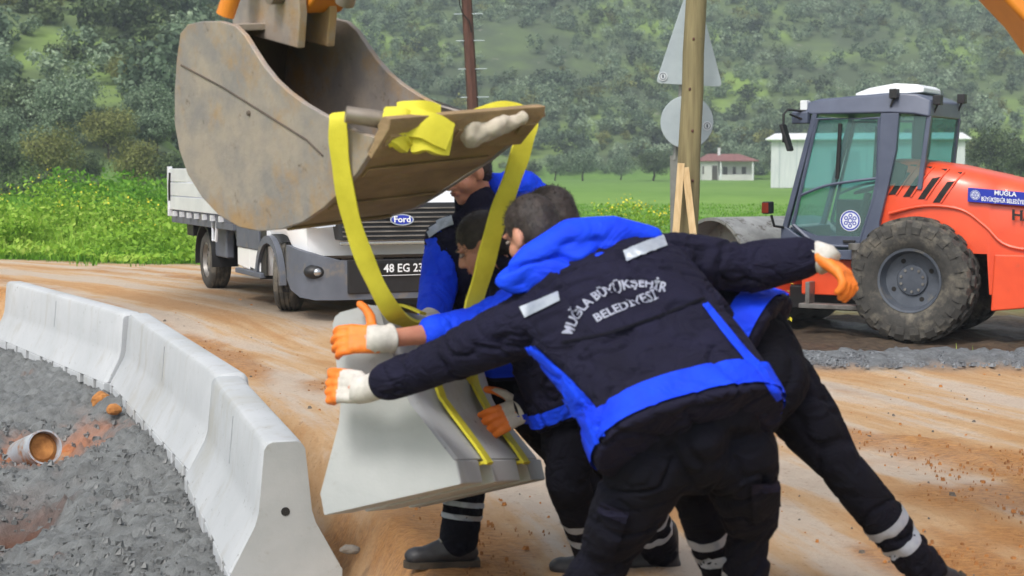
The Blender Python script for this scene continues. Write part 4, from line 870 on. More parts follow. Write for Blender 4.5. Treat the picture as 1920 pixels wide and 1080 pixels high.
def crest(o, ux, uy, r, parent, name='crest'):
    """round municipal emblem: blue ring, white field, small rings of marks"""
    o = Vector(o); ux = Vector(ux).normalized(); uy = Vector(uy).normalized(); n = ux.cross(uy)
    def disc(r0, r1, off, m, nm, par, N=36, cx=0, cy=0):
        mb = MB(); c = o+n*off+ux*cx+uy*cy
        mb.ring([[c+ux*(q*math.cos(6.28319*k/N))+uy*(q*math.sin(6.28319*k/N)) for k in range(N)] for q in (r0, r1)], caps=False)
        return mb.build(nm, m, par)
    e = disc(.0005, r, .003, M_logow, name, parent); disc(r*.78, r*.93, .005, M_bluelogo, 'ring', e)
    disc(r*.16, r*.26, .005, M_bluelogo, 'emblem_mark', e)
    for k in range(6):
        a = k*math.pi/3+.5; disc(r*.1, r*.2, .005, M_bluelogo, 'emblem_mark', e, 14, math.cos(a)*r*.48, math.sin(a)*r*.48)
    return e

def lug_tyre(parent, c, ax, rad, wid, rim, nl=22):
    """fat diamond-lug tyre with rim: c centre, ax axle direction pointing outwards"""
    ax = Vector(ax).normalized(); c = Vector(c); h = wid/2
    wh = empty('wheel'); wh.parent = parent
    mb = MB(); mb.lathe([(rim*.98, -h*.8), (rim*1.15, -h*.95), (rad*.80, -h), (rad*.93, -h*.86), (rad*.97, -h*.4), (rad*.975, 0), (rad*.97, h*.4), (rad*.93, h*.86), (rad*.80, h), (rad*.66, h*.98), (rim*1.12, h*.9), (rim*.98, h*.76)], c, ax, 48); mb.build('tyre', M_rub, wh, smooth=True)
    u = Vector((0, 0, 1)); v = ax.cross(u)
    mb = MB()
    for row, (y, w_, rr, skew) in enumerate(((.80, .30, .945, .0), (.42, .32, .985, .5), (0, .32, .99, 0), (-.42, .32, .985, .5), (-.80, .30, .945, 0))):
        for k in range(nl):
            a = 2*math.pi*(k+skew)/nl; da = 2*math.pi/nl*.40; pts = []
            for (sa, sy) in ((-1, 0), (-.45, -.55), (.45, -.55), (1, 0), (.45, .55), (-.45, .55)):
                aa = a+sa*da; yy = (y+sy*w_)*h; ro = rad*rr*(1-.10*max(0, abs(yy)/h-.75)*2)
                pts.append((aa, yy, ro))
            lo_ = [c+ax*yy*1.0+(u*math.cos(aa)+v*math.sin(aa))*(ro*.93) for aa, yy, ro in pts]; hi_ = [c+ax*yy*.99+(u*math.cos(aa)+v*math.sin(aa))*(ro*1.035) for aa, yy, ro in pts]
            mb.ring([lo_, hi_])
    tag(mb.build('tread_lugs', M_rub, wh), kind='stuff')
    mb = MB()   # shoulder lugs that wrap onto the sidewall
    for k in range(nl):
        a = 2*math.pi*(k+.5)/nl; da = 2*math.pi/nl*.3
        for sg in (1,):
            q = [(rad*.76, h*1.03), (rad*.87, h*1.03), (rad*.97, h*.88)]; rows = []
            for r_, y in q:
                rows.append([c+ax*(y*sg)+(u*math.cos(a+s*da)+v*math.sin(a+s*da))*r_ for s in (-1, 1)]+[c+ax*((y-.05)*sg)+(u*math.cos(a+s*da)+v*math.sin(a+s*da))*(r_-.02) for s in (1, -1)])
            mb.ring(rows)
    tag(mb.build('shoulder_lugs', M_rub, wh), kind='stuff')
    mb = MB(); mb.lathe([(rim*1.02, h*.74), (rim*1.0, h*.82), (rim*.93, h*.80), (rim*.88, h*.5), (rim*.84, h*.28), (rim*.5, h*.22), (rim*.46, h*.34), (rim*.2, h*.36), (0.0, h*.37)], c, ax, 40); rm = mb.build('rim', M_hub, wh, smooth=True)
    for k in range(10):
        a = 2*math.pi*k/10; mb = MB(); mb.lathe([(0, h*.4), (.018, h*.4), (.018, h*.3)], c+(u*math.cos(a)+v*math.sin(a))*rim*.36, ax, 8); mb.build('wheel_bolt', M_steel, rm)
    for k in range(4):
        a = 2*math.pi*(k+.3)/4; mb = MB(); mb.lathe([(0, h*.262), (.03, h*.262), (.032, h*.255)], c+(u*math.cos(a)+v*math.sin(a))*rim*.66, ax, 12); mb.build('rim_hole', M_dark, rm)
    return wh

# ------------------------------------------------------------------ road roller (x forward, y to its left, z up)
RB = R(30); rp = at(1712, 640, 20.0); RZ = rp.z
roller = empty('road_roller', (0, 0, 0)); roller.rotation_euler = (0, 0, math.pi-RB)
# place so that the left tyre's foot is at the pixel; local (0, .80)
yl = .82; ca_, sa = math.cos(math.pi-RB), math.sin(math.pi-RB)
roller.location = (rp.x-(0*ca_-yl*sa), rp.y-(0*sa+yl*ca_), RZ)
TR = .775
for sd_ in (1, -1): lug_tyre(roller, (0, sd_*yl, TR), (0, sd_, 0), TR, .56, .40)
mb = MB(); mb.tube([(0, -.7, TR), (0, .7, TR)], .14, 14); mb.build('axle', M_blk, roller, smooth=True)
# engine hood: side outline swept across with a crowned top
def hood_section(x):
    x0_ = x; x = x-.35
    zt = np.interp(x, [-3.05, -2.7, -1.6, -.6, .0, .18], [1.30, 1.72, 2.02, 2.24, 2.32, 2.24]); wd = np.interp(x, [-3.05, -2.7, -1.5, 0, .18], [.62, .74, .78, .74, .70]); zb = .62 if x0_ < -.9 else 1.12
    n = 15; out = []
    for k in range(n):
        t = k/(n-1)*math.pi; sx_ = math.cos(t); e = .36
        y = math.copysign(abs(sx_)**e, sx_)*wd; z = zb+(zt-zb)*(abs(math.sin(t))**.42 if 0 < k < n-1 else 0)
        out.append((x0_, y, z))
    return out
mb = MB(); mb.ring([hood_section(x) for x in (-2.7, -2.6, -2.35, -1.9, -1.5, -1.1, -.92, -.88, -.3, .1, .4, .53)]); hood = mb.build('engine_hood', M_red, roller, smooth=True)
# lower rear side skirt and fender line
mb = MB(); mb.prism([(-.95, .83, .42), (-2.2, .83, .58), (-3.0, .80, .85), (-3.0, .80, 1.12), (-.98, .83, 1.12)], (0, -1.66, 0)); mb.build('rear_skirt', M_red, roller, bevel=.02)
hbv = bvh_of(hood.data)
for k in range(4):                                 # slanted air vents on the shoulder of the hood
    x = .10-.19*k; mb = MB(); pts = []
    zt = float(np.interp(x-.35, [-1.6, -.6, 0], [2.02, 2.24, 2.32]))
    rows = []
    for f in (0, .35, .7, 1):
        z = zt-.07-.38*f; xx = x+.24*f; hh_ = hbv.ray_cast(V3(xx, 3, z), V3(0, -1, 0))[0]; y = hh_.y if hh_ else .7
        rows.append([(xx-.055, y-.05, z), (xx+.035, y-.05, z), (xx+.035, y+.008, z), (xx-.055, y+.008, z)])
    mb.ring(rows); v_ = mb.build('air_vent', M_dark, hood)
    mb = MB(); mb.ring([[(r_[0][0]-.022, r_[2][1]-.02, r_[0][2]), (r_[0][0]-.002, r_[2][1]-.02, r_[0][2]), (r_[0][0]-.002, r_[2][1]+.018, r_[0][2]), (r_[0][0]-.022, r_[2][1]+.018, r_[0][2])] for r_ in rows]); mb.build('vent_lip', M_red, v_)
# raised crease along the hood side above the wheel
cr = [(.35, 1.60), (-.1, 1.70), (-.55, 1.66), (-.85, 1.46), (-1.15, 1.22), (-1.8, 1.17), (-2.5, 1.15)]
mb = MB(); mb.tube(smooth_path([(x, .765+.02*(x < -1), z) for x, z in cr], 5), .022, 8); mb.build('body_crease', M_red, hood, smooth=True)
# municipal sticker and maker's lettering on the hood side
q = lambda x, z: (x, .802, z)
mb = MB(); mb.prism([q(-.64, 1.93), q(-1.40, 1.87), q(-1.40, 1.71), q(-.64, 1.76)], (0, -.09, 0)); st = mb.build('sticker', M_bluelogo, hood)
stx = (Vector(q(-1.40, 1.79))-Vector(q(-.64, 1.845))).normalized()
flat_text('lettering', 'MUĞLA', .078, q(-1.09, 1.86), stx, (0, 0, 1), M_logow, st, .002, .004)
flat_text('lettering', 'BÜYÜKŞEHİR BELEDİYESİ', .072, q(-1.08, 1.773), stx, (0, 0, 1), M_logow, st, .0015, .004, .66)
crest(Vector(q(-.73, 1.84)), stx, (0, 0, 1), .06, st)
flat_text('lettering', 'HAMM', .17, q(-1.46, 1.58), stx, (0, 0, 1), M_blk, hood, .006, .012, 1.15)
# cab: frame bars, glazing
zb, zt = 1.03, 2.93
cl = {'A0': (1.72, 1.42), 'A1': (1.36, 2.86), 'B0': (.42, 1.03), 'B1': (.02, 2.86), 'L0': (1.30, 1.06)}
def bar(mb, a, b_, y, w=.07, dpt=.09):
    a = Vector((a[0], y, a[1])); b_ = Vector((b_[0], y, b_[1])); boxbeam(mb, [a, b_], dpt, w, Vector((0, 1, 0)))
cabr = empty('cab'); cabr.parent = roller
CY = .74
for sd_ in (1, -1):
    y = CY*sd_
    mb = MB(); mb.ring([[Vector((x, y+dy, z)) for x, z in ((cx_-w_/2, cz_), (cx_+w_/2, cz_))]+[Vector((x, y-dy, z)) for x, z in ((cx_+w_/2, cz_), (cx_-w_/2, cz_))] for cx_, cz_, w_, dy in ((.62, 1.03, .30, .05), (.55, 1.5, .17, .05), (.45, 1.95, .18, .05), (.38, 2.4, .22, .05), (.36, 2.86, .24, .05))]); mb.build('door_pillar', M_cab, cabr, bevel=.012)
    mb = MB(); bar(mb, (1.74, 1.36), (1.34, 2.88), y, .07); mb.build('front_pillar', M_cab, cabr, bevel=.012)
    mb = MB(); mb.prism([(1.78, y-.04, 1.42), (1.78, y-.04, 1.24), (1.42, y-.04, 1.0), (.5, y-.04, 1.0), (.58, y-.04, 1.13), (1.28, y-.04, 1.12), (1.70, y-.04, 1.40)], (0, .09, 0)); mb.build('sill_panel', M_cab, cabr, bevel=.012)
    # door: frame, two panes, cross bar
    fr = [(1.62, 1.44), (1.30, 1.17), (.74, 1.17), (.52, 1.86), (.50, 2.02), (.50, 2.80), (1.31, 2.80)]
    dr = empty('door'); dr.parent = cabr
    mb = MB(); mb.tube([(x, y+.03*sd_, z) for x, z in fr]+[(fr[0][0], y+.03*sd_, fr[0][1])], .026, 6); mb.build('door_frame', M_cab, dr)
    mb = MB(); mb.prism([(x, y+.004, z) for x, z in ((1.62, 1.44), (1.30, 1.30), (.72, 1.30), (.52, 1.86), (.51, 2.02), (.51, 2.80), (1.31, 2.80))], (0, -.008, 0)); mb.build('window_pane', M_glass, dr)
    mb = MB(); mb.prism([(x, y-.006, z) for x, z in ((1.56, 1.40), (1.29, 1.18), (.75, 1.18), (.71, 1.30), (1.30, 1.30))], (0, .03, 0)); mb.build('door_kick_panel', M_cab, dr)
    mb = MB(); mb.tube(smooth_path([(1.52, y+.03*sd_, 1.82), (1.2, y+.03*sd_, 1.94), (.85, y+.03*sd_, 2.0), (.52, y+.03*sd_, 2.04)], 4), .02, 6); mb.build('window_bar', M_cab, dr, smooth=True)
    mb = MB(); mb.tube([(1.03, y+.04*sd_, 2.03), (1.0, y+.04*sd_, 2.74)], .028, 8); mb.build('grab_rail', M_blk, dr, smooth=True)
    mb = MB(); mb.box((.86, y+.04*sd_, 1.235), (.16, .04, .035)); mb.build('door_handle', M_blk, dr, bevel=.006)
    if sd_ == 1: crest((.86, y+.006, 1.50), (-1, 0, 0), (0, 0, 1), .135, dr)
# roof, visor, rear frame
mb = MB(); mb.ring([[(x, -CY-w_, z), (x, CY+w_, z)] + [(x, CY+w_-.06, z2), (x, -CY-w_+.06, z2)] for x, w_, z, z2 in ((1.52, .04, 2.86, 3.00), (1.3, .06, 2.86, 3.06), (.35, .06, 2.86, 3.12), (.05, .05, 2.84, 3.10), (-.14, .02, 2.80, 3.02))]); mb.build('roof', M_cab, cabr, bevel=.03)
mb = MB(); mb.box((1.50, .70, 2.98), (.10, .14, .13)); mb.build('roof_lamp', M_white, cabr, bevel=.015)
for sd_ in (1, -1):
    mb = MB(); boxbeam(mb, [V3(-.12, sd_*.70, 2.82), V3(-.02, sd_*.72, 1.9)], .06, .06, V3(0, 1, 0)); mb.build('rear_pillar', M_cab, cabr, bevel=.01)
mb = MB(); mb.box((-.03, 0, 1.94), (.06, 1.46, .06)); mb.build('rear_rail', M_cab, cabr, bevel=.01)
mb = MB(); mb.prism([(-.045, -.68, 1.97), (-.045, .68, 1.97), (-.125, .66, 2.82), (-.125, -.66, 2.82)], (.008, 0, 0)); mb.build('rear_window', M_glass, cabr)
for sd_ in (1, -1):
    mb = MB(); mb.prism([(-.0, sd_*.735, 1.95), (.36, sd_*.735, 1.95), (.27, sd_*.735, 2.82), (-.09, sd_*.735, 2.82)], (0, .008*sd_, 0)); mb.build('quarter_window', M_glass, cabr)
mb = MB(); mb.prism([(1.74, -.70, 1.42), (1.74, .70, 1.42), (1.37, .70, 2.84), (1.37, -.70, 2.84)], (.008, 0, .002)); mb.build('windscreen', M_glass, cabr)
mb = MB(); mb.box2(.3, 1.74, -.70, .70, 1.02, 1.10); mb.build('floor', M_blk, cabr)
mb = MB(); mb.box2(1.60, 1.70, -.66, .66, 1.1, 1.4); mb.build('front_panel', M_cab, cabr, bevel=.01)
# air conditioner pod, lamps, mirrors
mb = MB(); mb.ring([[(x, -w_, z0_), (x, w_, z0_), (x, w_*.92, z1_), (x, -w_*.92, z1_)] for x, w_, z0_, z1_ in ((.95, .36, 3.11, 3.14), (.75, .44, 3.10, 3.20), (.4, .48, 3.11, 3.25), (.12, .46, 3.12, 3.23), (.04, .42, 3.13, 3.19))]); mb.build('air_conditioner', M_white, cabr, bevel=.04, seg=3)
for x, y, z in ((.30, .80, 3.10), (-.18, -.62, 3.08), (-.18, .55, 3.02)):
    mb = MB(); mb.box((x, y, z), (.10, .13, .12)); mb.tube([(x, y, z-.05), (x+.05, y, z-.16)], .015, 6); mb.build('work_lamp', M_blk, cabr, bevel=.01)
mb = MB(); mb.tube([(1.46, .80, 2.90), (1.62, 1.02, 2.92), (1.66, 1.06, 2.86), (1.66, 1.06, 2.50)], .016, 8); mb.tube([(1.45, .8, 2.78), (1.60, 1.0, 2.86)], .014, 6); mm = mb.build('mirror_arm', M_blk, cabr, smooth=True)
mb = MB(); mb.box((1.62, 1.05, 2.56), (.05, .16, .36), Matrix.Rotation(R(18), 3, 'Y')); mb.build('mirror', M_blk, mm, bevel=.015)
mb = MB(); mb.box((1.52, .78, 2.82), (.22, .16, .16)); mb.build('lamp_bracket', M_cab, cabr, bevel=.02)
mb = MB(); mb.tube([(1.74, .8, 1.40), (1.82, .92, 1.42), (1.84, .98, 1.56)], .018, 8); ia = mb.build('indicator_arm', M_blk, cabr, smooth=True)
mb = MB(); mb.box((1.88, 1.0, 1.66), (.10, .2, .16)); mb.build('indicator_housing', M_blk, ia, bevel=.02)
mb = MB(); mb.box((1.88, 1.102, 1.66), (.09, .006, .13)); mb.build('indicator_lens', M_amber, ia)
# seat, steering column and controls seen through the glass
st = empty('driver_seat'); st.parent = roller
mb = MB(); mb.box((.5, 0, 1.55), (.5, .5, .14)); mb.build('cushion', M_seat, st, bevel=.05, seg=3)
mb = MB(); mb.box((.23, 0, 1.92), (.14, .48, .66), Matrix.Rotation(R(-8), 3, 'Y')); mb.build('backrest', M_seat, st, bevel=.05, seg=3)
mb = MB(); mb.box((.5, 0, 1.29), (.3, .3, .37)); mb.build('pedestal', M_blk, st)
mb = MB(); mb.tube([(1.1, 0, 1.1), (.86, 0, 1.85)], .05, 8); co_ = mb.build('steering_column', M_blk, cabr)
mb = MB(); c = V3(.85, 0, 1.9); ax = V3(.3, 0, .95).normalized(); mb.tube([c+Matrix.Rotation(6.2832*k/20, 3, ax) @ (ax.cross(V3(0, 1, 0))*.2) for k in range(21)], .018, 6); mb.box(c, (.36, .03, .02), Matrix.Rotation(R(17), 3, 'Y')); mb.build('steering_wheel', M_blk, co_)
mb = MB(); mb.box2(.55, 1.45, -.60, -.42, 1.1, 1.75); mb.build('side_console', M_blk, cabr, bevel=.03)
# brown access panel and platform between cab and hood, filler pipe
mb = MB(); mb.prism([(.60, .70, 1.05), (.40, .70, 1.05), (.30, .70, 1.5), (.20, .70, 1.9), (.16, .70, 2.2), (.30, .70, 2.25), (.42, .70, 1.8)], (0, -.08, 0)); mb.build('rear_bulkhead', M_seat, cabr, bevel=.01)
mb = MB(); mb.tube([(.72, .92, 1.15), (.72, .92, .98), (.62, .92, .88), (.45, .8, .88)], .06, 12); mb.tube([(.72, .92, 1.14), (.72, .92, 1.22)], .1, 14); mb.build('filler_pipe', M_steel, roller, smooth=True)
mb = MB(); mb.box2(.55, 1.55, -.62, .62, .52, 1.0); mb.build('rear_frame', M_red, roller, bevel=.02)
mb = MB(); mb.box2(.62, 1.5, .63, .86, .36, .42); mb.box2(.66, .72, .63, .84, .42, .70); mb.box2(1.36, 1.42, .63, .84, .42, .70); mb.build('step', M_steel, roller, bevel=.008)
mb = MB(); mb.box2(.5, 2.3, -.34, .34, .3, .62); mb.build('articulation_joint', M_blk, roller, bevel=.03)
# drum unit, steered further to the right
dh = Matrix.Translation((1.5, 0, 0)) @ Matrix.Rotation(R(-27), 4, 'Z')
mb = MB(); mb.xf = dh; DX = 1.15; DR = .75
mb.lathe([(DR*.94, -.95), (DR, -.95), (DR, .95), (DR*.94, .95), (DR*.94, .55), (0.001, .55)], (DX, 0, DR), (0, 1, 0), 56); mb.build('drum', M_drum, roller, smooth=True)
fr_ = MB(); fr_.xf = dh
for sd_ in (1, -1): fr_.box2(.2, 1.6, sd_*1.05-.05, sd_*1.05+.05, .52, .86)
fr_.box2(.12, .34, -1.0, 1.0, .46, .9); fr_.build('drum_frame', M_red, roller, bevel=.02)
mb = MB(); mb.xf = dh; mb.box2(.36, .39, -.9, .9, .55, 1.0); mb.build('scraper', M_blk, roller)
mb = MB(); mb.xf = dh; mb.tube([(DX, -1.02, DR), (DX, 1.02, DR)], .16, 16); mb.build('drum_hub', M_blk, roller, smooth=True)
tag(roller, 'orange-red single drum road roller with a slate grey glazed cab', 'road roller')
# ------------------------------------------------------------------ white dropside truck (x forward, y left, z up)
VZ = .15; vp = onz(405, 541, VZ); VA = R(23.6); hd = Vector((math.sin(VA), -math.cos(VA), 0)); lf = Vector((-hd.y, hd.x, 0))
TW = .83; van = empty('dropside_truck', vp+lf*TW); van.location.z = VZ; van.rotation_euler = (0, 0, math.atan2(hd.y, hd.x))
M_vw = mat('truck_white', s2l(242, 243, 245), s2l(234, 236, 239), .3, 2, coat=.4)
M_clad = mat('grey_cladding', s2l(94, 99, 110), s2l(84, 89, 99), .6, 4, spots=(s2l(120, 112, 100), 3, .56, .7))
M_bed = mat('dropside_aluminium', s2l(226, 229, 234), s2l(212, 216, 222), .4, 3, metal=.2)
M_vglass = glassmat('truck_glass', (.32, .36, .38), .5)
M_chrome = mat('chrome', s2l(196, 198, 202), s2l(180, 184, 188), .2, 3, metal=.8)
M_plate = mat('plate_black', s2l(16, 16, 18), s2l(22, 22, 24), .4, 4)
WB = 3.3; WR = .352
def van_wheel(x, sd_, steer=0):
    w = empty('wheel'); w.parent = van; w.location = (x, sd_*TW, WR); w.rotation_euler = (0, 0, steer); s = sd_
    mb = MB(); mb.lathe([(.215, -.115*s), (.30, -.125*s), (.34, -.10*s), (.352, -.07*s), (.3525, -.045*s), (.343, -.04*s), (.343, -.03*s), (.3525, -.025*s), (.3525, .0), (.343, .004*s), (.343, .014*s), (.3525, .02*s), (.3525, .045*s), (.343, .05*s), (.343, .06*s), (.352, .07*s), (.34, .10*s), (.30, .125*s), (.215, .115*s)], (0, 0, 0), (0, 1, 0), 40); mb.build('tyre', M_rub, w, smooth=True)
    mb = MB(); mb.lathe([(.216, .108*s), (.20, .112*s), (.185, .07*s), (.10, .055*s), (.07, .085*s), (.0005, .088*s)], (0, 0, 0), (0, 1, 0), 32); rm = mb.build('rim', M_steel, w, smooth=True)
    for k in range(9):
        a = 6.2832*k/9; c = V3(math.cos(a)*.145, .069*s, math.sin(a)*.145); mb = MB(); mb.lathe([(.0005, .0), (.022, .0)], c, (0, s, 0), 10); mb.build('rim_hole', M_dark, rm)
for x, st_ in ((0, 0), (WB, R(-24))):
    for sd_ in (1, -1): van_wheel(x, sd_, st_)
# load bed with dropsides
X0, X1, Z0, Z1 = -1.55, 1.75, .93, 1.47; BY = 1.06
mb = MB(); mb.box2(X0, X1, -BY+.02, BY-.02, Z0-.08, Z0); mb.box2(X0+.1, X1, -.45, .45, .55, Z0-.08); mb.build('bed_floor', M_clad, van, bevel=.006)
for sd_ in (1, -1):
    bd_ = empty('dropside'); bd_.parent = van
    for k in range(3):
        z0_ = Z0+.01+.178*k; mb = MB(); mb.box2(X0+.05, X1-.02, sd_*BY-.016, sd_*BY+.016, z0_, z0_+.168); mb.build('side_panel', M_bed, bd_, bevel=.006)
    mb = MB(); mb.box2(X0-.01, X0+.055, sd_*BY-.03, sd_*BY+.03, Z0-.08, Z1+.02); mb.build('corner_post', M_bed, bd_, bevel=.006)
    mb = MB(); mb.tube([(X0+.10, sd_*(BY+.024), Z0+.12), (X0+.12, sd_*(BY+.03), Z0+.3), (X0+.15, sd_*(BY+.024), Z0+.48)], .016, 6); mb.build('latch', M_blk, bd_)
    for k in range(7):
        mb = MB(); mb.box2(X0+.3+.42*k, X0+.36+.42*k, sd_*BY-.03, sd_*BY+.03, Z0-.075, Z0-.01); mb.build('hinge', M_bed, bd_)
    mb = MB(); mb.box2(X0, X1, sd_*(BY-.05)-.03, sd_*(BY-.05)+.03, Z0-.16, Z0-.08); mb.build('side_rail', M_clad, bd_, bevel=.005)
    # mudguard over the rear wheel, side guard bracket
    rows = [[(math.cos(a)*.46, sd_*(TW-.17), WR+math.sin(a)*.44), (math.cos(a)*.46, sd_*(TW+.15), WR+math.sin(a)*.44), (math.cos(a)*.44, sd_*(TW+.15), WR+math.sin(a)*.42), (math.cos(a)*.44, sd_*(TW-.17), WR+math.sin(a)*.42)] for a in [R(t) for t in range(-8, 190, 14)]]
    mb = MB(); mb.ring(rows); mb.build('mudguard', M_blk, van, smooth=True)
    mb = MB(); mb.box2(.42, .98, sd_*(TW+.05)-.05, sd_*(TW+.05)+.05, .42, .80); mb.build('side_locker', M_clad, van, bevel=.02)
    mb = MB(); mb.tube([(.72, sd_*1.02, .86), (.76, sd_*1.03, .62), (.90, sd_*1.03, .62), (.95, sd_*1.02, .86)], .02, 6); mb.build('guard_bracket', M_bed, van)
    mb = MB(); mb.box2(X0+.55, X0+.9, sd_*.82-.14, sd_*.82+.14, .62, .86); mb.build('rear_lamp_box', M_blk, van, bevel=.01)
for x in (X0, X1-.03):
    for k in range(3):
        mb = MB(); mb.box2(x, x+.032, -BY+.03, BY-.03, Z0+.01+.178*k, Z0+.178+.178*k); mb.build('tailboard_panel' if x == X0 else 'headboard_panel', M_bed, van, bevel=.006)
mb = MB(); mb.box2(-1.2, 3.4, -.4, -.3, .45, .6); mb.box2(-1.2, 3.4, .3, .4, .45, .6); mb.build('chassis_rail', M_blk, van)
mb = MB(); mb.tube([(0, -.8, WR), (0, .8, WR)], .06, 10); mb.tube([(WB, -.75, WR), (WB, .75, WR)], .05, 10); mb.build('axle', M_blk, van)
# cab shell: lofted cross sections front to back (x, half width, z bottom, belt, roof)
def cs(x, w, zb_, zm, zr, wr): return [(x, -w*.96, zb_), (x, -w, zb_+.12), (x, -w, zm), (x, -wr, zr-.10), (x, -wr+.12, zr), (x, wr-.12, zr), (x, wr, zr-.10), (x, w, zm), (x, w, zb_+.12), (x, w*.96, zb_)]
mb = MB(); mb.ring([cs(1.78, .98, .36, 1.32, 2.24, .86), cs(2.6, .99, .34, 1.32, 2.30, .88), cs(2.95, .99, .34, 1.32, 2.26, .87), cs(3.05, .99, .78, 1.30, 2.16, .84), cs(3.5, .985, .80, 1.16, 1.55, .84), cs(3.65, .98, .78, 1.12, 1.32, .84), cs(3.92, .95, .56, 1.02, 1.19, .80), cs(4.12, .88, .60, .90, 1.05, .74)]); mb.build('cab_body', M_vw, van, smooth=True)
for sd_ in (1, -1):
    y = sd_*.992
    for k, (a, b_) in enumerate(((1.82, 2.34), (2.345, 2.79))):
        mb = MB(); mb.prism([(a, y, .60), (b_, y, .60), (b_, y, .93), (a, y, .93)], (0, .025*sd_, 0)); mb.build('side_cladding', M_clad, van, bevel=.01)
        mb = MB(); mb.prism([(a, y, .40), (b_, y, .37), (b_, y, .595), (a, y, .595)], (0, .012*sd_, 0)); mb.build('sill_panel', M_vw, van, bevel=.008)
    mb = MB(); mb.box2(1.8, 2.9, y-.04, y+.02, .31, .365); mb.build('side_step', M_clad, van, bevel=.01)
    dz = MB(); dz.prism([(2.30, sd_*.985, 1.34), (3.12, sd_*.98, 1.36), (2.86, sd_*.905, 2.06), (2.30, sd_*.905, 2.10)], (0, .012*sd_, 0)); dz.build('side_window', M_vglass, van)
    mb = MB(); mb.box2(2.40, 2.54, y-.0, y+.03, 1.16, 1.20); mb.build('door_handle', M_blk, van, bevel=.01)
    mb = MB(); mb.tube([(3.06, sd_*.98, 1.42), (3.1, sd_*1.16, 1.50)], .03, 8); ma_ = mb.build('mirror_arm', M_blk, van); mb = MB(); mb.box((3.1, sd_*1.22, 1.62), (.12, .2, .36)); mb.build('mirror', M_blk, ma_, bevel=.03)
    # wheel arch trim
    rows = [[(WB+math.cos(a)*r_, sd_*yy, WR+.05+math.sin(a)*r_) for r_, yy in ((.52, .97), (.52, 1.03), (.44, 1.03), (.44, .97))] for a in [R(t) for t in range(4, 180, 11)]]
    mb = MB(); mb.ring(rows); mb.build('wheel_arch_trim', M_clad, van, smooth=True)
    rows = [[(WB+math.cos(a)*r_, sd_*yy, WR+.05+math.sin(a)*r_) for r_, yy in ((.445, .5), (.445, .99), (.43, .99), (.43, .5))] for a in [R(t) for t in range(-5, 186, 12)]]
    mb = MB(); mb.ring(rows); mb.build('wheel_well', M_blk, van, smooth=True)
    mb = MB(); mb.box2(2.9, 3.75, sd_*.56-.01, sd_*.56+.01, .35, .85); mb.box2(2.9, 2.94, sd_*.5, sd_*.97, .38, .82); mb.box2(2.80, 3.02, sd_*.985, sd_*.9955, .34, .86); mb.build('inner_arch', M_blk, van)
mb = MB(); mb.prism([(3.02, -.80, 2.16), (3.02, .80, 2.16), (3.66, .86, 1.46), (3.66, -.86, 1.46)], (.012, 0, .012)); mb.build('windscreen', M_vglass, van)
_n0 = len(van.children)
# bumper wraps round the corners
mb = MB(); out = []
for x, w, z0_, z1_ in ((3.80, 1.0, .36, .70), (3.95, 1.0, .26, .69), (4.15, .965, .20, .66), (4.32, .86, .18, .62), (4.40, .66, .18, .57), (4.43, .3, .18, .55)):
    out.append((x, w, z0_, z1_))
pr = [(x, w, a, b_) for x, w, a, b_ in out]+[(x, -w, a, b_) for x, w, a, b_ in reversed(out)]
mb.ring([[(x, y, a), (x, y, b_), (x-.1, y*.9, b_-.005), (x-.1, y*.9, a+.005)] for x, y, a, b_ in pr]); bump_ = mb.build('bumper', M_clad, van, smooth=True)
for sd_ in (1, -1):
    mb = MB(); mb.ell((4.27, sd_*.84, .58), (.10, .12, .075)); f_ = mb.build('fog_lamp_recess', M_blk, bump_, smooth=True)
    mb = MB(); mb.ell((4.345, sd_*.845, .58), (.04, .045, .04)); mb.build('fog_lamp', M_chrome, f_, smooth=True)
    mb = MB(); mb.ring([[(4.17, sd_*.955, .90), (4.17, sd_*.955, 1.10)], [(4.30, sd_*.82, .88), (4.25, sd_*.80, 1.14)], [(4.36, sd_*.66, .90), (4.31, sd_*.64, 1.10)]], close=False, caps=False); mb.build('headlamp', M_chrome, van, smooth=True)
mb = MB(); mb.box2(4.38, 4.44, -.56, .56, .24, .57); mb.build('lower_grille', M_blk, bump_, bevel=.01)
# grille: black panel with bright bars, badge, plate
mb = MB(); mb.prism([(4.40, -.62, .76), (4.40, .62, .76), (4.33, .66, 1.12), (4.33, -.66, 1.12)], (-.2, 0, .0)); gl = mb.build('grille', M_blk, van, bevel=.01)
for k in range(7):
    z = .80+.045*k; x = 4.405-.07*(z-.76)/.36; mb = MB(); mb.box2(x, x+.018, -.60, .60, z-.007, z+.007); mb.build('grille_bar', M_steel, gl)
mb = MB(); mb.box2(4.37, 4.43, -.63, .63, .715, .745); mb.build('grille_trim', M_chrome, gl, bevel=.006)
nrm = V3(.98, 0, .19).normalized(); uy_ = V3(-.19, 0, .98).normalized(); oc = V3(4.42, 0, .955)
bd_ = MB(); bd_.ring([[oc+nrm*.012+V3(0, 1, 0)*(math.cos(6.2832*k/28)*r_*.125)+uy_*(math.sin(6.2832*k/28)*r_*.058) for k in range(28)] for r_ in (.001, 1)], caps=False); bg = bd_.build('badge', M_chrome, gl)
bd_ = MB(); bd_.ring([[oc+nrm*.016+V3(0, 1, 0)*(math.cos(6.2832*k/28)*r_*.108)+uy_*(math.sin(6.2832*k/28)*r_*.045) for k in range(28)] for r_ in (.001, 1)], caps=False); bd_.build('badge_field', M_bluelogo, bg)
flat_text('badge_lettering', 'Ford', .085, oc+nrm*.017, (0, 1, 0), uy_, M_logow, bg, .002, .003, 1.1)
mb = MB(); mb.box2(4.452, 4.462, -.27, .27, .545, .665); pt_ = mb.build('number_plate', M_plate, bump_, bevel=.003)
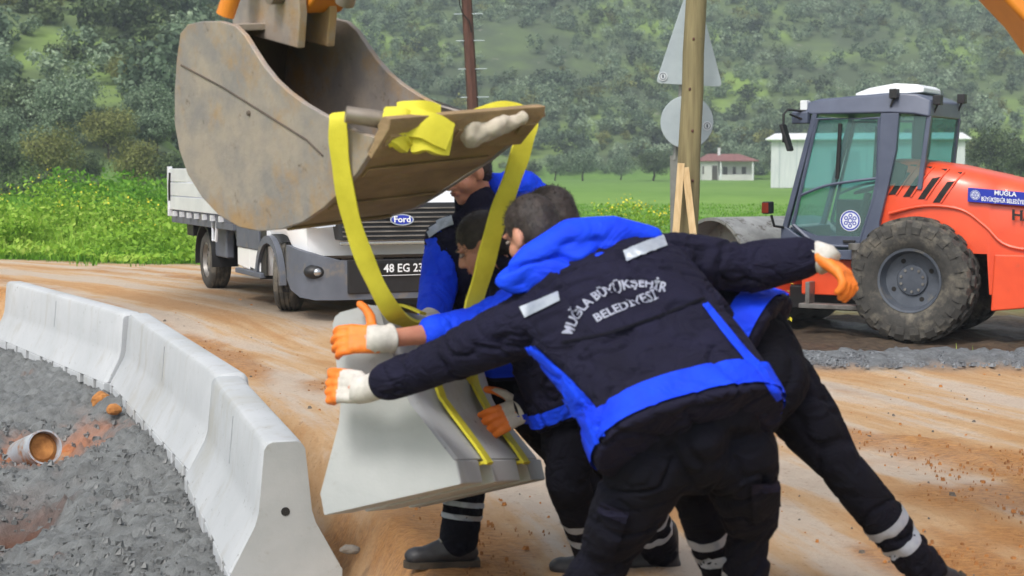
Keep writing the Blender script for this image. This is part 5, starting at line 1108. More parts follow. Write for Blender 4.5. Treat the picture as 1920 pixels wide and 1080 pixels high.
flat_text('plate_number', '48 EG 231', .115, (4.462, .03, .605), (0, 1, 0), (0, 0, 1), M_logow, pt_, .002, .003, .95)
mb = MB(); mb.box2(4.4625, 4.4635, -.265, .265, .535, .541); mb.build('plate_rim', M_logow, pt_)
for o_ in list(van.children)[_n0:]:          # nose set as low and as far back as on the real truck
    o_.location = (-.13, 0, 0 if o_.name.startswith('bumper') else -.15)
for o_ in bump_.children:
    if o_.name.startswith(('number', 'fog')): o_.location.z = -.125
tag(van, 'white dropside truck with grey bumper and cladding parked on the grass verge', 'truck')
# ------------------------------------------------------------------ people
M_navy = mat('navy_workwear', s2l(25, 24, 46), s2l(19, 18, 36), .85, 6, bstr=.35, bdist=.004, bscale=160, crease=7, spec=.2)
M_trou = mat('navy_trousers', s2l(15, 15, 28), s2l(11, 11, 20), .9, 5, bstr=.35, bdist=.004, bscale=140, crease=6, spec=.18)
M_blue = mat('bright_blue_fabric', s2l(16, 70, 236), s2l(12, 54, 216), .75, 6, bstr=.3, bdist=.004, bscale=150, crease=4.5, spec=.25)
M_refl = mat('reflective_tape', s2l(160, 167, 178), s2l(144, 152, 166), .4, 30, metal=.15)
M_print = mat('back_print', s2l(150, 154, 172), s2l(134, 138, 158), .6, 20)
M_skin = mat('skin', s2l(196, 142, 118), s2l(182, 122, 100), .55, 9, bstr=.08, bscale=120)
M_skin.node_tree.nodes['Principled BSDF'].inputs['Subsurface Weight'].default_value = .15; M_skin.node_tree.nodes['Principled BSDF'].inputs['Subsurface Radius'].default_value = (.012, .005, .003)
M_hair = mat('dark_brown_hair', s2l(58, 48, 45), s2l(38, 32, 31), .6, 30, bstr=.6, bdist=.004, bscale=200)
M_gor = mat('orange_glove_rubber', s2l(238, 132, 44), s2l(222, 112, 32), .55, 14, bstr=.4, bdist=.003, bscale=140)
M_gkn = mat('grey_knit', s2l(206, 202, 196), s2l(184, 180, 174), .95, 30, bstr=.5, bdist=.003, bscale=260)
M_boot = mat('black_boot_leather', s2l(44, 44, 48), s2l(32, 32, 36), .5, 12, bstr=.25, spots=(s2l(120, 96, 68), 9, .62, .74))
M_sole = mat('boot_sole', s2l(70, 60, 48), s2l(40, 36, 32), .9, 12)
M_lace = mat('boot_lace', s2l(150, 146, 138), None, .8, 12)
M_lip = mat('lips', s2l(160, 96, 84), None, .5, 12)
M_eye = mat('eye_white', s2l(150, 138, 130), None, .3, 12)

def frame(f, u):
    f = Vector(f).normalized(); u = Vector(u); u = (u-f*u.dot(f)).normalized(); return f, u, f.cross(u)     # forward, up, right
def folds(bones, amp, seed, f1=8.5, f2=6):
    B_ = [(np.array(a), np.array(b_)) for a, b_ in bones]
    def fn(co):
        best = np.full(len(co), 1e9); P_ = np.zeros((len(co), 3))
        for k, (a, b_) in enumerate(B_):
            ax = b_-a; L = np.linalg.norm(ax); ax = ax/L; rel = co-a; t = np.clip(rel@ax, 0, L); d = np.linalg.norm(rel-t[:, None]*ax, axis=1)
            w = np.cross(ax, [.31, .2, .93]); w /= np.linalg.norm(w); w2 = np.cross(ax, w)
            m_ = d < best; best[m_] = d[m_]
            tw = .8*(rel@w)+.3*(rel@w2)                               # folds run slantwise round the limb
            P_[m_] = np.stack([(t+tw)*f1+k*7, (rel@w)*f2, (rel@w2)*f2], 1)[m_]
        v = fbm(P_, 2, seed); v2 = fbm(P_*1.7+3, 2, seed+4); big = fbm(P_*.45, 2, seed+9)
        return amp*(-.95*np.exp(-(v/.065)**2)-.5*np.exp(-(v2/.055)**2)+.85*big+.25)
    return fn
def torso_rings(secs, n=26, pw=.78):
    """sections (centre, side vector scaled by half width, depth vector scaled by half depth)"""
    out = []
    for c, s_, d_ in secs:
        rg_ = []
        for k in range(n):
            a = 2*math.pi*k/n; ca_, sa_ = math.cos(a), math.sin(a); rg_.append(c+s_*(math.copysign(abs(ca_)**pw, ca_))+d_*(math.copysign(abs(sa_)**pw, sa_)))
        out.append(rg_)
    return out
class Person:
    def __init__(s, label, base_): s.root = empty('person', base_); s.o = Vector(base_); tag(s.root, label, 'person')
    def put(s, name, me, m, parent=None):
        me.transform(Matrix.Translation(-s.o)); return link(name, me, m, parent or s.root)
    def mbput(s, name, mb, m, parent=None, smooth=True):
        me = mb.mesh(name); bm = bmesh.new(); bm.from_mesh(me); bmesh.ops.recalc_face_normals(bm, faces=bm.faces); bm.to_mesh(me); bm.free()
        me.polygons.foreach_set('use_smooth', [smooth]*len(me.polygons)); return s.put(name, me, m, parent)
def patch_px(bvh, rows, n=12, off=.006):
    """cloth panel lying on a garment: rows of photo points, filled in between and laid on the surface"""
    def lerp2(p, q, t): return (p[0]+(q[0]-p[0])*t, p[1]+(q[1]-p[1])*t)
    R_ = []
    for i in range(len(rows)-1):
        for k in range(n): R_.append([lerp2(a, b_, k/n) for a, b_ in zip(rows[i], rows[i+1])])
    R_.append(rows[-1]); vs_ = []; idx = {}; fs = []; N = n+1
    o = Vector((0, 0, EYE)); last = None
    for i, r_ in enumerate(R_):
        for k in range(N):
            p = lerp2(r_[0], r_[1], k/n) if len(r_) == 2 else None
            dv = ray(*p).normalized(); h = bvh.ray_cast(o, dv)
            if h[0] is not None: idx[(i, k)] = len(vs_); vs_.append(h[0]-dv*off+h[1]*(off*.5 if h[1].dot(dv) < 0 else 0))
    for i in range(len(R_)-1):
        for k in range(n):
            q_ = [(i, k), (i, k+1), (i+1, k+1), (i+1, k)]
            if all(x in idx for x in q_):
                pts = [vs_[idx[x]] for x in q_]
                if max((pts[a]-pts[a-1]).length for a in range(4)) < .09: fs.append([idx[x] for x in q_])
    mb = MB(); mb.add(vs_, fs); return mb
def band(bvh, c0_, c1_, s0, s1, d0, d1, off=.006, n=110, a0=0, a1=6.2832, rows=9, pw=.8):
    """band round a limb or torso between two centres, laid on the garment"""
    vs_ = []; full = abs(a1-a0-6.2832) < .01; N = n if full else n+1
    for i in range(rows+1):
        t = i/rows; c = c0_.lerp(c1_, t); s_ = s0.lerp(s1, t); d_ = d0.lerp(d1, t)
        for k in range(N):
            a = a0+(a1-a0)*k/n; dr = (s_*math.cos(a)+d_*math.sin(a)); L = dr.length; dr.normalize(); h = bvh.ray_cast(c, dr, .5)
            e = h[0] if h[0] is not None else c+dr*L
            vs_.append(e+dr*off)
    mb = MB(); fs = []
    for i in range(rows):
        for k in range(n):
            a = i*N+k; b_ = i*N+(k+1) % N; fs.append((a, b_, b_+N, a+N))
    mb.add(vs_, fs); return mb
def limb_band(bvh, p0, p1, t0, t1, r_=.12, off=.004):
    ax = (p1-p0).normalized(); w = ax.cross(Vector((.2, .3, .9))).normalized(); w2 = ax.cross(w); return band(bvh, p0.lerp(p1, t0), p0.lerp(p1, t1), w*r_, w*r_, w2*r_, w2*r_, off, 30, rows=3)

def glove(P, wrist, arm, fdir, back, side, curl=.5, greyback=False, thumb=.6, cuff=.085, r_cuff=.05, spread=.12):
    """side: +1 thumb towards fdir x back. five bent fingers, orange dipped, with a knit cuff"""
    f, u, rt_ = frame(fdir, back); th = rt_*side; w = Vector(wrist); mb = MB(); G = 1.22
    L = .085                                                   # palm length
    for q_ in (-.030, -.012, .010, .030): mb.cap(w+f*.012+th*q_*.75, w+f*L+th*q_, .019, .0155, 10)
    for k, (q_, ln) in enumerate(((.033, .070), (.011, .080), (-.012, .074), (-.034, .058))):
        p = w+f*L+th*q_; d = (f+th*spread*(q_/.034)).normalized(); ax = d.cross(u).normalized(); a = 0; r_ = .0125
        for j, seg in enumerate((.46, .30, .24)):
            a += curl*(.55, 1.0, .8)[j]; dd = Matrix.Rotation(-a, 3, ax) @ d; p2 = p+dd*(ln*seg); mb.cap(p, p2, r_, r_*.93, 9); p = p2; r_ *= .93
    p = w+f*.028+th*.036-u*.006; d0 = (f*(1-thumb)+th*thumb*1.1-u*.15*curl).normalized()
    p1 = p+d0*.038; p2 = p1+(d0+f*.35-u*.25*curl).normalized()*.030; p3 = p2+(d0*.7+f*.6-u*.3*curl).normalized()*.026
    mb.cap(w+f*.012+th*.02, p, .019, .017, 9); mb.cap(p, p1, .016, .0145, 9); mb.cap(p1, p2, .0145, .013, 9); mb.cap(p2, p3, .013, .0115, 9)
    mb.v = [tuple(w+(Vector(v_)-w)*G) for v_ in mb.v]
    me = fuse(mb, .005, 3, lambda co: .0018*fbm(co*55, 3, 3), 'glove')
    me.materials.append(M_gor); me.materials.append(M_gkn)
    if greyback:
        for pl_ in me.polygons:
            rel = Vector(pl_.center)-w; x = rel.dot(f); z = rel.dot(u)
            if x < .080*G and z > -.006-.0*x: pl_.material_index = 1
    g_ = P.put('glove', me, None)
    mb = MB(); pts = [w+f*.05, w+f*.022+arm*.004, w-arm*.005, w-arm*.03, w-arm*cuff]
    mb.tube(pts, [r_cuff*.92, r_cuff*1.0, r_cuff*.93, r_cuff*.95, r_cuff*1.04], 22); P.mbput('cuff', mb, M_gkn, g_)
    return g_
def head_shapes(mb, c, f, u, rt_):
    rot = Matrix((rt_, f, u)).transposed()
    E = lambda x, y, z, r_: mb.ell(c+rt_*x+f*y+u*z, r_, rot, 16, 12)
    E(0, -.012, .030, (.076, .096, .088)); E(0, .012, -.03, (.062, .078, .080)); E(0, .045, -.078, (.040, .044, .036)); E(0, .066, -.096, (.022, .022, .018))
    for sg in (1, -1):
        E(sg*.040, .045, -.03, (.026, .036, .034)); E(sg*.079, -.012, -.008, (.011, .021, .033)); E(sg*.077, -.004, -.032, (.009, .012, .013)); E(sg*.032, .078, .030, (.024, .014, .010))
    mb.cap(c+f*.082+u*.016, c+f*.103-u*.022, .009, .0145, 10)
    for sg in (1, -1): mb.ell(c+f*.094-u*.028+rt_*(sg*.012), (.009, .011, .008))
    mb.cap(c+f*.083-u*.056-rt_*.018, c+f*.083-u*.056+rt_*.018, .010, .010, 8)
def add_face(P, c, f, u, rt_, parent):
    rot = Matrix((rt_, f, u)).transposed()
    for sg in (1, -1):
        mb = MB(); mb.ell(c+rt_*(sg*.032)+f*.080+u*.010, (.0145, .011, .0075), rot, 12, 8); e = P.mbput('eye', mb, M_eye, parent)
        mb = MB(); mb.ell(c+rt_*(sg*.032)+f*.0885+u*.010, (.006, .004, .006), rot, 10, 6); P.mbput('iris', mb, M_hair, e) if False else P.mbput('iris', mb, M_hair)
        mb = MB(); mb.cap(c+rt_*(sg*.014)+f*.093+u*.032, c+rt_*(sg*.050)+f*.080+u*.036, .005, .004, 8); P.mbput('eyebrow', mb, M_hair)
    mb = MB(); mb.cap(c+f*.0915-u*.051-rt_*.016, c+f*.0915-u*.051+rt_*.016, .0042, .0042, 8); mb.cap(c+f*.0905-u*.060-rt_*.014, c+f*.0905-u*.060+rt_*.014, .005, .005, 8); P.mbput('lips', mb, M_lip)
def add_hair(P, c, f, u, rt_, seed, length=.008):
    rot = Matrix((rt_, f, u)).transposed(); mb = MB()
    mb.ell(c-f*.018+u*.040, (.081, .098, .090), rot, 20, 14); mb.ell(c-f*.045+u*.0, (.074, .068, .078), rot, 18, 12); mb.ell(c-f*.055-u*.035, (.058, .048, .045), rot, 14, 10)
    me = fuse(mb, .006, 4, lambda co: .003*fbm(co*40, 3, seed), 'hair')
    # short strands standing off the scalp
    rg = np.random.default_rng(seed); nv = len(me.vertices); co = np.empty(nv*3, np.float32); me.vertices.foreach_get('co', co); co = co.reshape(-1, 3); nr = np.empty(nv*3, np.float32); me.vertices.foreach_get('normal', nr); nr = nr.reshape(-1, 3)
    i = rg.integers(0, nv, 3800); p = co[i]+rg.normal(size=(3800, 3))*.003; fl_ = np.array(f)*.35-np.array(u)*.5
    d = nr[i]*.7+rg.normal(size=(3800, 3))*.35+fl_*rg.uniform(-.6, .9, (3800, 1)); d /= np.linalg.norm(d, axis=1)[:, None]; sd_ = np.cross(d, rg.normal(size=(3800, 3))); sd_ /= np.linalg.norm(sd_, axis=1)[:, None]
    ln = length*rg.uniform(.4, 1.2, (3800, 1)); Vv = np.stack([p-sd_*.0011, p+sd_*.0011, p+d*ln], 1).reshape(-1, 3)
    h = P.put('hair', me, M_hair); st_ = mesh_np('strands', Vv, np.arange(len(Vv)).reshape(-1, 3)); tag(P.put('hair_strands', st_, M_hair, h), kind='stuff')
def boot(P, ankle, toe, up=(0, 0, 1)):
    """work boot from the ankle joint, toe direction level"""
    a = Vector(ankle); f, u, rt_ = frame(toe, up); g0 = a-u*.085
    rot = Matrix((rt_, f, u)).transposed(); mb = MB()
    mb.cap(a+u*.10-f*.015, a-u*.02-f*.018, .054, .056, 16); mb.ell(g0-f*.03+u*.045, (.042, .052, .045), rot); mb.cap(g0+u*.055+f*.01, g0+u*.042+f*.13, .048, .043, 16); mb.ell(g0+f*.16+u*.040, (.048, .062, .040), rot); mb.cap(a-u*.0+f*.02, g0+f*.11+u*.055, .045, .036, 14)
    me = fuse(mb, .008, 4, lambda co: .0025*fbm(co*30, 2, 5), 'boot'); b_ = P.put('boot', me, M_boot)
    sl = MB(); out = [(.036, -.085), (.044, -.04), (.040, .04), (.050, .11), (.050, .16), (.036, .205), (.012, .224)]
    pl_ = [g0+rt_*x+f*y for x, y in out]+[g0-rt_*x+f*y for x, y in reversed(out)]
    sl.prism([p-u*.004 for p in pl_], u*.026); P.mbput('sole', sl, M_sole, b_, False)
    for k in range(4):
        c = a+f*(.038+.022*k)-u*(-.045+.028*k)+f*.012; l_ = MB(); l_.tube([c-rt_*.03, c+f*.008+u*.006, c+rt_*.03], .004, 6); P.mbput('lace', l_, M_lace, b_)
    return b_

def worker(label, J, secs, seed, blue_sleeve=None, vox=.012, hem=True, trouser_stripes=(.52, .72), sleeve_end=None, hood=None, cuff={}):
    """J: named joints in the world; secs: jacket sections from hem to neck"""
    pb = (J['hiL']+J['hiR'])/2
    P = Person(label, (J['pel'].x, J['pel'].y, g1(J['pel'].x, J['pel'].y)))
    f, u, rt_ = frame(J['face'], J['hup']); c = J['head']
    # --- body: one continuous figure under the clothes
    mb = MB(); head_shapes(mb, c, f, u, rt_); nk = J['neck']
    mb.cap(nk, c-f*.022-u*.06, .062, .054, 16)
    ct = secs[len(secs)//2][0]; up_ = secs[-2][0]
    mb.cap(pb, ct, .085, .095, 16); mb.cap(ct, nk, .095, .065, 16)
    for sd_ in 'LR':
        mb.cap(up_, J['sh'+sd_], .07, .05, 12); mb.cap(J['sh'+sd_], J['el'+sd_], .048, .040, 12); mb.cap(J['el'+sd_], J['wr'+sd_], .041, .031, 12); mb.cap(J['wr'+sd_], J['wr'+sd_]+(J['hd'+sd_]).normalized()*.05, .031, .024, 10)
        mb.cap(pb, J['hi'+sd_], .075, .075, 12); mb.cap(J['hi'+sd_], J['kn'+sd_], .075, .055, 12); mb.cap(J['kn'+sd_], J['an'+sd_], .055, .040, 12); mb.cap(J['an'+sd_], J['an'+sd_]+J['toe'+sd_].normalized()*.10-Vector((0, 0, .03)), .04, .03, 10)
    body = P.put('body', fuse(mb, .0075, 3, None, 'body'), M_skin)
    add_face(P, c, f, u, rt_, body); add_hair(P, c, f, u, rt_, seed)
    # --- trousers
    mb = MB(); p0 = secs[0][0].lerp(secs[1][0], .5)
    sdv, dpv = secs[0][1], secs[0][2]; pc_ = J['pel']
    mb.ring(torso_rings([(p0, sdv*.78, dpv*.80), (pc_.lerp(p0, .4), sdv*.80, dpv*.84), (pc_, sdv*.78, dpv*.86), (pc_-(p0-pc_).normalized()*.07, sdv*.62, dpv*.7)]))
    mb.cap(J['hiL'], J['hiR'], .112, .112, 18); mb.cap(J['pel'], pb, .12, .12, 20)
    bones = [(p0, pc_)]
    for sd_ in 'LR':
        h, k, a = J['hi'+sd_], J['kn'+sd_], J['an'+sd_]; mid_ = h.lerp(k, .5)
        tr_ = J.get('thigh', .112); mb.cap(h, mid_, tr_, tr_*.90, 18); mb.cap(mid_, k, tr_*.90, .080, 18); mb.cap(k, k.lerp(a, .4), .080, .079, 18); mb.cap(k.lerp(a, .4), k.lerp(a, .93), .079, .076, 18); bones += [(h, k), (k, a)]
    me = fuse(mb, vox, 5, folds(bones, .015, seed, 7, 5), 'trousers'); bvt = bvh_of(me); tr = P.put('trousers', me, M_trou)
    for sd_ in 'LR':
        for t in trouser_stripes: P.mbput('reflective_stripe', limb_band(bvt, J['kn'+sd_], J['an'+sd_], t, t+.072), M_refl, tr)
        boot(P, J['an'+sd_], J['toe'+sd_], J.get('bu'+sd_, (0, 0, 1)))
    # --- jacket
    mb = MB(); mb.ring(torso_rings(secs)); bones = [(secs[i][0], secs[i+1][0]) for i in range(len(secs)-1)]
    for sd_ in 'LR':
        s_, e, w_ = J['sh'+sd_], J['el'+sd_], J['wr'+sd_]; e2 = e.lerp(w_, (sleeve_end or {}).get(sd_, .93))
        ra = J.get('arm', .078); mb.cap(up_.lerp(s_, .45), s_, .10, ra*1.12, 18); (mb.cap(s_, s_.lerp(e, .2), ra*1.08, ra*1.0, 18) if sd_ in (blue_sleeve or '') else (mb.cap(s_, e, ra*1.10, ra*.94, 18), mb.cap(e, e2, ra*.94, ra*.76, 18))); bones += [(s_, e), (e, w_)]
    mb.cap(secs[-1][0], nk.lerp(c, .22), .085, .078, 18)                 # collar
    me = fuse(mb, vox, 5, folds(bones, .016, seed+3), 'jacket'); bvj = bvh_of(me); jk = P.put('jacket', me, M_navy)
    if hem: P.mbput('hem_band', band(bvj, secs[0][0]+(secs[1][0]-secs[0][0])*.14, secs[0][0].lerp(secs[1][0], .75 if hem is True else hem), secs[0][1], secs[1][1], secs[0][2], secs[1][2], .010, 120, rows=10), M_blue, jk)
    for sd_ in (blue_sleeve or ''):
        s_, e, w_ = J['sh'+sd_], J['el'+sd_], J['wr'+sd_]; e2 = e.lerp(w_, (sleeve_end or {}).get(sd_, .93)); ra = J.get('arm', .078); mb = MB(); mb.cap(s_.lerp(e, .06), e, ra*1.12, ra*.96, 18); mb.cap(e, e2, ra*.96, ra*.78, 18)
        sm_ = fuse(mb, .009, 5, folds([(s_, e), (e, w_)], .010, seed+5), 'sleeve'); P.put('sleeve', sm_, M_blue, jk)
    for sd_ in 'LR': glove(P, J['wr'+sd_], (J['wr'+sd_]-J['el'+sd_]).normalized(), J['hd'+sd_], J['bk'+sd_], J['ts'+sd_], J.get('curl'+sd_, .5), J.get('gb'+sd_, False), J.get('th'+sd_, .6), cuff.get(sd_, .085))
    P.bvt = bvt; P.tr = tr
    return P, bvj, jk, body

# ================= worker bending in the foreground, seen from behind
def sec(pL, dL, pR, dR, b_, axis):
    l_, r_ = at(*pL, dL), at(*pR, dR); s_ = (r_-l_)/2; ax = Vector(axis).normalized(); dv = ax.cross(s_.normalized()).normalized(); return ((l_+r_)/2, s_, dv*b_)
ax1 = at(1090, 500, 5.08)-at(1298, 812, 4.68)
mid_secs = [sec((1124, 858), 4.62, (1472, 768), 4.74, .185, ax1), sec((1092, 785), 4.72, (1428, 692), 4.85, .18, ax1), sec((1040, 712), 4.83, (1376, 615), 4.96, .17, ax1),
            sec((992, 640), 4.93, (1318, 530), 5.06, .16, ax1), sec((985, 585), 5.0, (1262, 468), 5.14, .135, ax1), sec((1024, 530), 5.06, (1180, 462), 5.14, .10, ax1), sec((1040, 500), 5.10, (1130, 464), 5.14, .08, ax1)]
J = dict(pel=at(1300, 815, 4.74), neck=at(1066, 482, 5.13), head=at(998, 440, 5.20), face=(-.60, .70, -.42), hup=(-.35, .25, .9),
         shL=at(992, 606, 5.0), elL=at(850, 668, 5.14), wrL=at(688, 730, 5.31), hdL=V3(-.95, .18, .05), bkL=V3(-.1, -.9, .3), tsL=1, curlL=1.0, gbL=True, thL=.12,
         shR=at(1268, 482, 5.15), elR=at(1398, 502, 5.22), wrR=at(1534, 478, 5.16), hdR=V3(.62, -.45, -.5), bkR=V3(.55, -.25, .75), tsR=-1, curlR=.75, gbR=False, thR=.35,
         hiL=at(1222, 862, 4.76), knL=at(1140, 1030, 4.92), anL=V3(.16, 5.05, .10), toeL=V3(-.6, .75, 0), hiR=at(1382, 842, 4.84), knR=at(1408, 980, 5.06), anR=V3(.76, 5.2, .10), toeR=V3(-.5, .85, 0), arm=.079, thigh=.125)
P1, bv1, jk1, body1 = worker('worker in navy and blue jacket bending over, seen from behind with one arm flung out', J, mid_secs, 11, None, .0085, .72, (.46, .66), {'L': .76, 'R': .78})
P1.mbput('side_panel', patch_px(bv1, [[(984, 652), (1004, 648)], [(1012, 694), (1062, 702)], [(1046, 738), (1106, 748)], [(1062, 778), (1130, 782)], [(1090, 822), (1136, 818)]]), M_blue, jk1)
P1.mbput('side_piping', patch_px(bv1, [[(1316, 572), (1326, 566)], [(1368, 642), (1382, 634)], [(1424, 708), (1442, 700)], [(1456, 752), (1470, 744)]], 6), M_blue, jk1)
P1.mbput('shoulder_tape', patch_px(bv1, [[(974, 576), (984, 596)], [(1010, 562), (1018, 580)], [(1046, 547), (1050, 564)]], 6, .006), M_refl, jk1)
P1.mbput('shoulder_tape', patch_px(bv1, [[(1168, 470), (1175, 491)], [(1210, 453), (1216, 473)], [(1244, 441), (1251, 461)]], 6, .006), M_refl, jk1)
for rows_ in ([[(1408, 905), (1456, 902)], [(1410, 950), (1462, 950)], [(1412, 985), (1462, 988)]], [[(1132, 940), (1180, 960)], [(1112, 990), (1165, 1010)], [(1098, 1030), (1150, 1046)]]):
    pk_ = P1.mbput('cargo_pocket', patch_px(P1.bvt, rows_, 8, .011), M_trou, P1.tr); P1.mbput('pocket_flap', patch_px(P1.bvt, [rows_[0], [(rows_[0][0][0]*.6+rows_[1][0][0]*.4, rows_[0][0][1]*.6+rows_[1][0][1]*.4), (rows_[0][1][0]*.6+rows_[1][1][0]*.4, rows_[0][1][1]*.6+rows_[1][1][1]*.4)]], 6, .019), M_navy, pk_)
# seams of the back yoke and centre back
P1.mbput('back_seam', patch_px(bv1, [[(1052, 640), (1054, 645)], [(1140, 622), (1142, 627)], [(1230, 592), (1232, 597)], [(1320, 556), (1322, 561)]], 8, .003), M_trou, jk1)
# hood lying on the shoulders
mb = MB()
for a, b_, r0, r1 in (((948, 528), (1000, 486), .030, .050), ((1000, 486), (1072, 446), .050, .062), ((1072, 446), (1150, 440), .062, .056), ((1150, 440), (1222, 446), .056, .032), ((1006, 515), (1080, 500), .056, .085), ((1080, 500), (1142, 475), .085, .070), ((960, 540), (1040, 540), .022, .036), ((1040, 540), (1112, 530), .036, .036), ((1142, 478), (1200, 458), .05, .034)):
    mb.cap(at(*a, 5.00+.0004*(a[0]-960)), at(*b_, 5.00+.0004*(b_[0]-960)), r0, r1, 16)
hd_axis = at(1230, 430, 5.1)-at(940, 545, 5.0)
def hood_fold(co):
    a = np.array(hd_axis.normalized()); up_ = np.array([-.1, -.3, .95]); P_ = np.stack([(co@a)*4.5+(co@up_)*5, (co@up_)*11-(co@a)*4, co[:, 1]*5], 1); v = fbm(P_, 2, 71); return .020*(.35-1.1*np.exp(-(v/.12)**2)+.5*fbm(P_*.5, 2, 75))
P1.put('hood', fuse(mb, .008, 8, hood_fold, 'hood'), M_blue, jk1)
# lettering across the back
bc = mid_secs[3]; ux = (at(1222, 552, 5.0)-at(1108, 604, 4.95)).normalized(); nb = -(bc[2].normalized()); 
if nb.y > 0: nb = -nb
uy = nb.cross(ux).normalized(); ux = uy.cross(nb).normalized()
def back_text(txt, size, o, rad, bold, sx=1.0):
    me = text_mesh(txt, size, bold); bm = bmesh.new(); bm.from_mesh(me); bmesh.ops.triangulate(bm, faces=bm.faces); bmesh.ops.subdivide_edges(bm, edges=[e for e in bm.edges if e.calc_length() > .02], cuts=1); bm.to_mesh(me); bm.free()
    for v in me.vertices:
        x, y = v.co.x*sx, v.co.y
        if rad: a = x/rad; x, y = math.sin(a)*(rad+y), math.cos(a)*(rad+y)-rad
        p = o+ux*x+uy*y; h = bv1.ray_cast(p+nb*.35, -nb); v.co = (h[0] if h[0] is not None else p)+nb*.005
    P1.put('back_lettering', me, M_print, jk1)
back_text('MUĞLA BÜYÜKŞEHİR', .046, at(1136, 552, 4.86), .235, .0012, .84); back_text('BELEDİYESİ', .042, at(1172, 600, 4.86), 0, .001, .98)

# ================= worker behind him, bent with a leg stretched back
def secc(c, s_, a, b_, axis):
    ax = Vector(axis).normalized(); s_ = Vector(s_); s_ = (s_-ax*s_.dot(ax)).normalized(); return (c, s_*a, ax.cross(s_)*b_)
c0_, c1_, c2_, c3_, c4_ = at(1438, 640, 5.36), at(1352, 604, 5.42), at(1250, 556, 5.50), at(1165, 514, 5.56), at(1105, 482, 5.62)
axw = c4_-c0_; sv2 = V3(.25, 1, .1)
secs2 = [secc(c0_, sv2, .20, .165, axw), secc(c0_.lerp(c1_, .75), sv2, .195, .155, axw), secc(c1_.lerp(c2_, .3), sv2, .20, .15, axw), secc(c2_, sv2, .22, .15, axw), secc(c3_, sv2, .21, .12, axw), secc(c4_, sv2, .10, .08, axw)]
J = dict(pel=at(1440, 668, 5.38), neck=at(1088, 470, 5.64), head=at(1030, 418, 5.66), face=(-.85, .3, -.4), hup=(-.4, .1, .9),
         shL=at(1150, 540, 5.42), elL=at(1170, 630, 5.50), wrL=at(1175, 700, 5.70), hdL=V3(-.8, .2, -.4), bkL=V3(-.3, -.6, .7), tsL=-1, curlL=.6,
         shR=at(1150, 510, 5.80), elR=at(1060, 580, 5.95), wrR=at(985, 640, 6.0), hdR=V3(-.9, -.1, -.2), bkR=V3(-.2, .3, .9), tsR=1, curlR=.6,
         hiL=at(1440, 710, 5.32), knL=at(1296, 900, 5.26), anL=at(1372, 1105, 5.46), toeL=V3(-.8, .3, -.0), hiR=at(1462, 716, 5.46), knR=at(1580, 880, 5.46), anR=at(1752, 1090, 5.62), toeR=V3(-.6, .1, -.75), buR=V3(-.75, -.1, .6), thigh=.128)
P2, bv2, jk2, _ = worker('worker bent low behind the foreground worker, one leg stretched back to the right', J, secs2, 23, None, .013, .95, (.42, .58))

# ================= worker reaching across the barrier with bare forearm, head behind the far sling
c0_, c1_, c2_, c3_, c4_ = at(1085, 760, 6.0), at(1060, 690, 5.98), at(1020, 610, 5.96), at(985, 550, 5.95), at(955, 515, 5.95)
axw = c4_-c0_; sv4 = V3(.55, .85, .15)
secs4 = [secc(c0_, sv4, .20, .155, axw), secc(c1_, sv4, .20, .15, axw), secc(c1_.lerp(c2_, .5), sv4, .20, .145, axw), secc(c2_, sv4, .215, .14, axw), secc(c3_, sv4, .20, .11, axw), secc(c4_, sv4, .09, .08, axw)]
J = dict(pel=at(1090, 775, 6.02), neck=at(945, 506, 5.95), head=at(905, 462, 5.93), face=(-.85, .05, -.5), hup=(-.45, .0, .9),
         shL=at(975, 575, 5.78), elL=at(878, 618, 5.62), wrL=at(716, 636, 5.42), hdL=V3(-.97, -.1, .02), bkL=V3(0, -.85, .5), tsL=1, curlL=.62, thL=.9,
         shR=at(1040, 575, 6.14), elR=at(1040, 690, 6.08), wrR=at(988, 764, 6.02), hdR=V3(-.8, -.35, -.3), bkR=V3(.3, -.8, .3), tsR=1, curlR=.5, gbR=True,
         hiL=at(1075, 800, 5.96), knL=at(1062, 900, 5.93), anL=at(1120, 1052, 6.25), toeL=V3(-.75, .5, 0), hiR=at(1120, 800, 6.1), knR=at(1195, 915, 6.1), anR=at(1240, 1040, 6.4), toeR=V3(-.9, .2, 0))
P4, bv4, jk4, _ = worker('worker with bare forearm and orange glove pressing on the near end of the barrier', J, secs4, 37, 'L', .013, .5, (.38, .56), {'L': .42}, cuff={'L': .035})

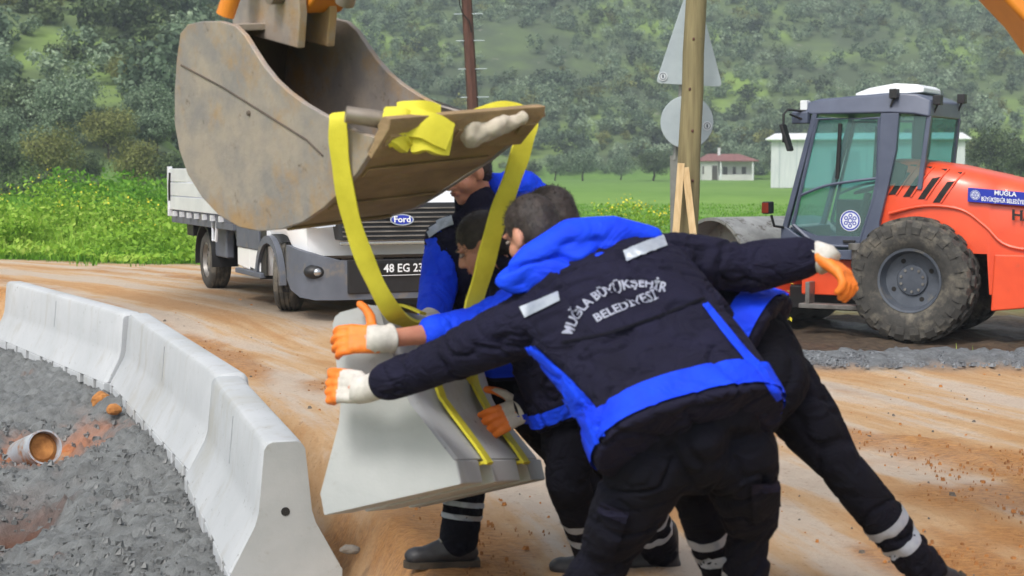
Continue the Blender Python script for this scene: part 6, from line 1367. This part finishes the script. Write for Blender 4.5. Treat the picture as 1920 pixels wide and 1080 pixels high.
# ================= worker standing behind the barrier, face half hidden by the bucket
c0_, c1_, c2_, c3_, c4_ = at(935, 690, 6.56), at(928, 620, 6.55), at(912, 520, 6.50), at(902, 440, 6.45), at(896, 398, 6.43)
axw = c4_-c0_; sv3 = V3(.78, -.62, .0)
secs3 = [secc(c0_, sv3, .215, .16, axw), secc(c1_, sv3, .20, .145, axw), secc(c1_.lerp(c2_, .5), sv3, .205, .145, axw), secc(c2_, sv3, .22, .14, axw), secc(c3_, sv3, .20, .11, axw), secc(c4_, sv3, .09, .085, axw)]
J = dict(pel=at(938, 715, 6.57), neck=at(894, 386, 6.43), head=at(874, 322, 6.38), face=(-.74, -.5, -.42), hup=(-.3, -.2, .92),
         shR=at(838, 452, 6.52), elR=at(822, 540, 6.42), wrR=at(812, 594, 6.22), hdR=V3(-.25, -.75, -.25), bkR=V3(-.3, -.25, .9), tsR=-1, curlR=.5,
         shL=at(984, 436, 6.32), elL=at(998, 545, 6.24), wrL=at(915, 610, 6.12), hdL=V3(-.85, -.2, -.3), bkL=V3(-.1, -.3, .9), tsL=1, curlL=.6,
         hiR=at(905, 735, 6.60), knR=at(876, 885, 6.42), anR=at(860, 1034, 6.38), toeR=V3(-1, -.12, 0), hiL=at(975, 735, 6.52), knL=at(1075, 865, 6.68), anL=at(1160, 1000, 6.95), toeL=V3(-.9, -.3, 0))
J['anR'].z = g1(J['anR'].x, J['anR'].y)+.089; J['anL'].z = g1(J['anL'].x, J['anL'].y)+.089
P3, bv3, jk3, _ = worker('standing worker with blue sleeves behind the hanging barrier, face half hidden by the bucket', J, secs3, 41, 'RL', .013, .6, (.40, .58))
P3.mbput('chest_tape', patch_px(bv3, [[(798, 428), (806, 446)], [(824, 412), (830, 430)], [(848, 404), (852, 420)]], 5, .008), M_refl, jk3)
mb = MB()
for a, b_, r0, r1 in (((924, 345), (985, 348), .05, .06), ((985, 348), (1012, 368), .06, .05), ((935, 372), (1000, 385), .05, .05), ((908, 360), (925, 345), .03, .05)): mb.cap(at(*a, 6.55), at(*b_, 6.50), r0, r1, 14)
P3.put('hood', fuse(mb, .009, 5, lambda co: .014*(.5-1.6*np.abs(fbm(co*13, 3, 8))), 'hood'), M_blue, jk3)
# ------------------------------------------------------------------ damp air: pale even haze
m = bpy.data.materials.new('haze_air'); m.use_nodes = True; n = m.node_tree.nodes; n.remove(n['Principled BSDF'])
v = n.new('ShaderNodeVolumePrincipled'); v.inputs['Color'].default_value = (.78, .90, 1, 1); v.inputs['Density'].default_value = .00095; v.inputs['Anisotropy'].default_value = .2
m.node_tree.links.new(v.outputs[0], n['Material Output'].inputs['Volume'])
mb = MB(); mb.box2(-470, 470, -60, 930, -6, 240); tag(mb.build('haze', m), 'thin pale damp haze over the valley', 'haze', kind='stuff')
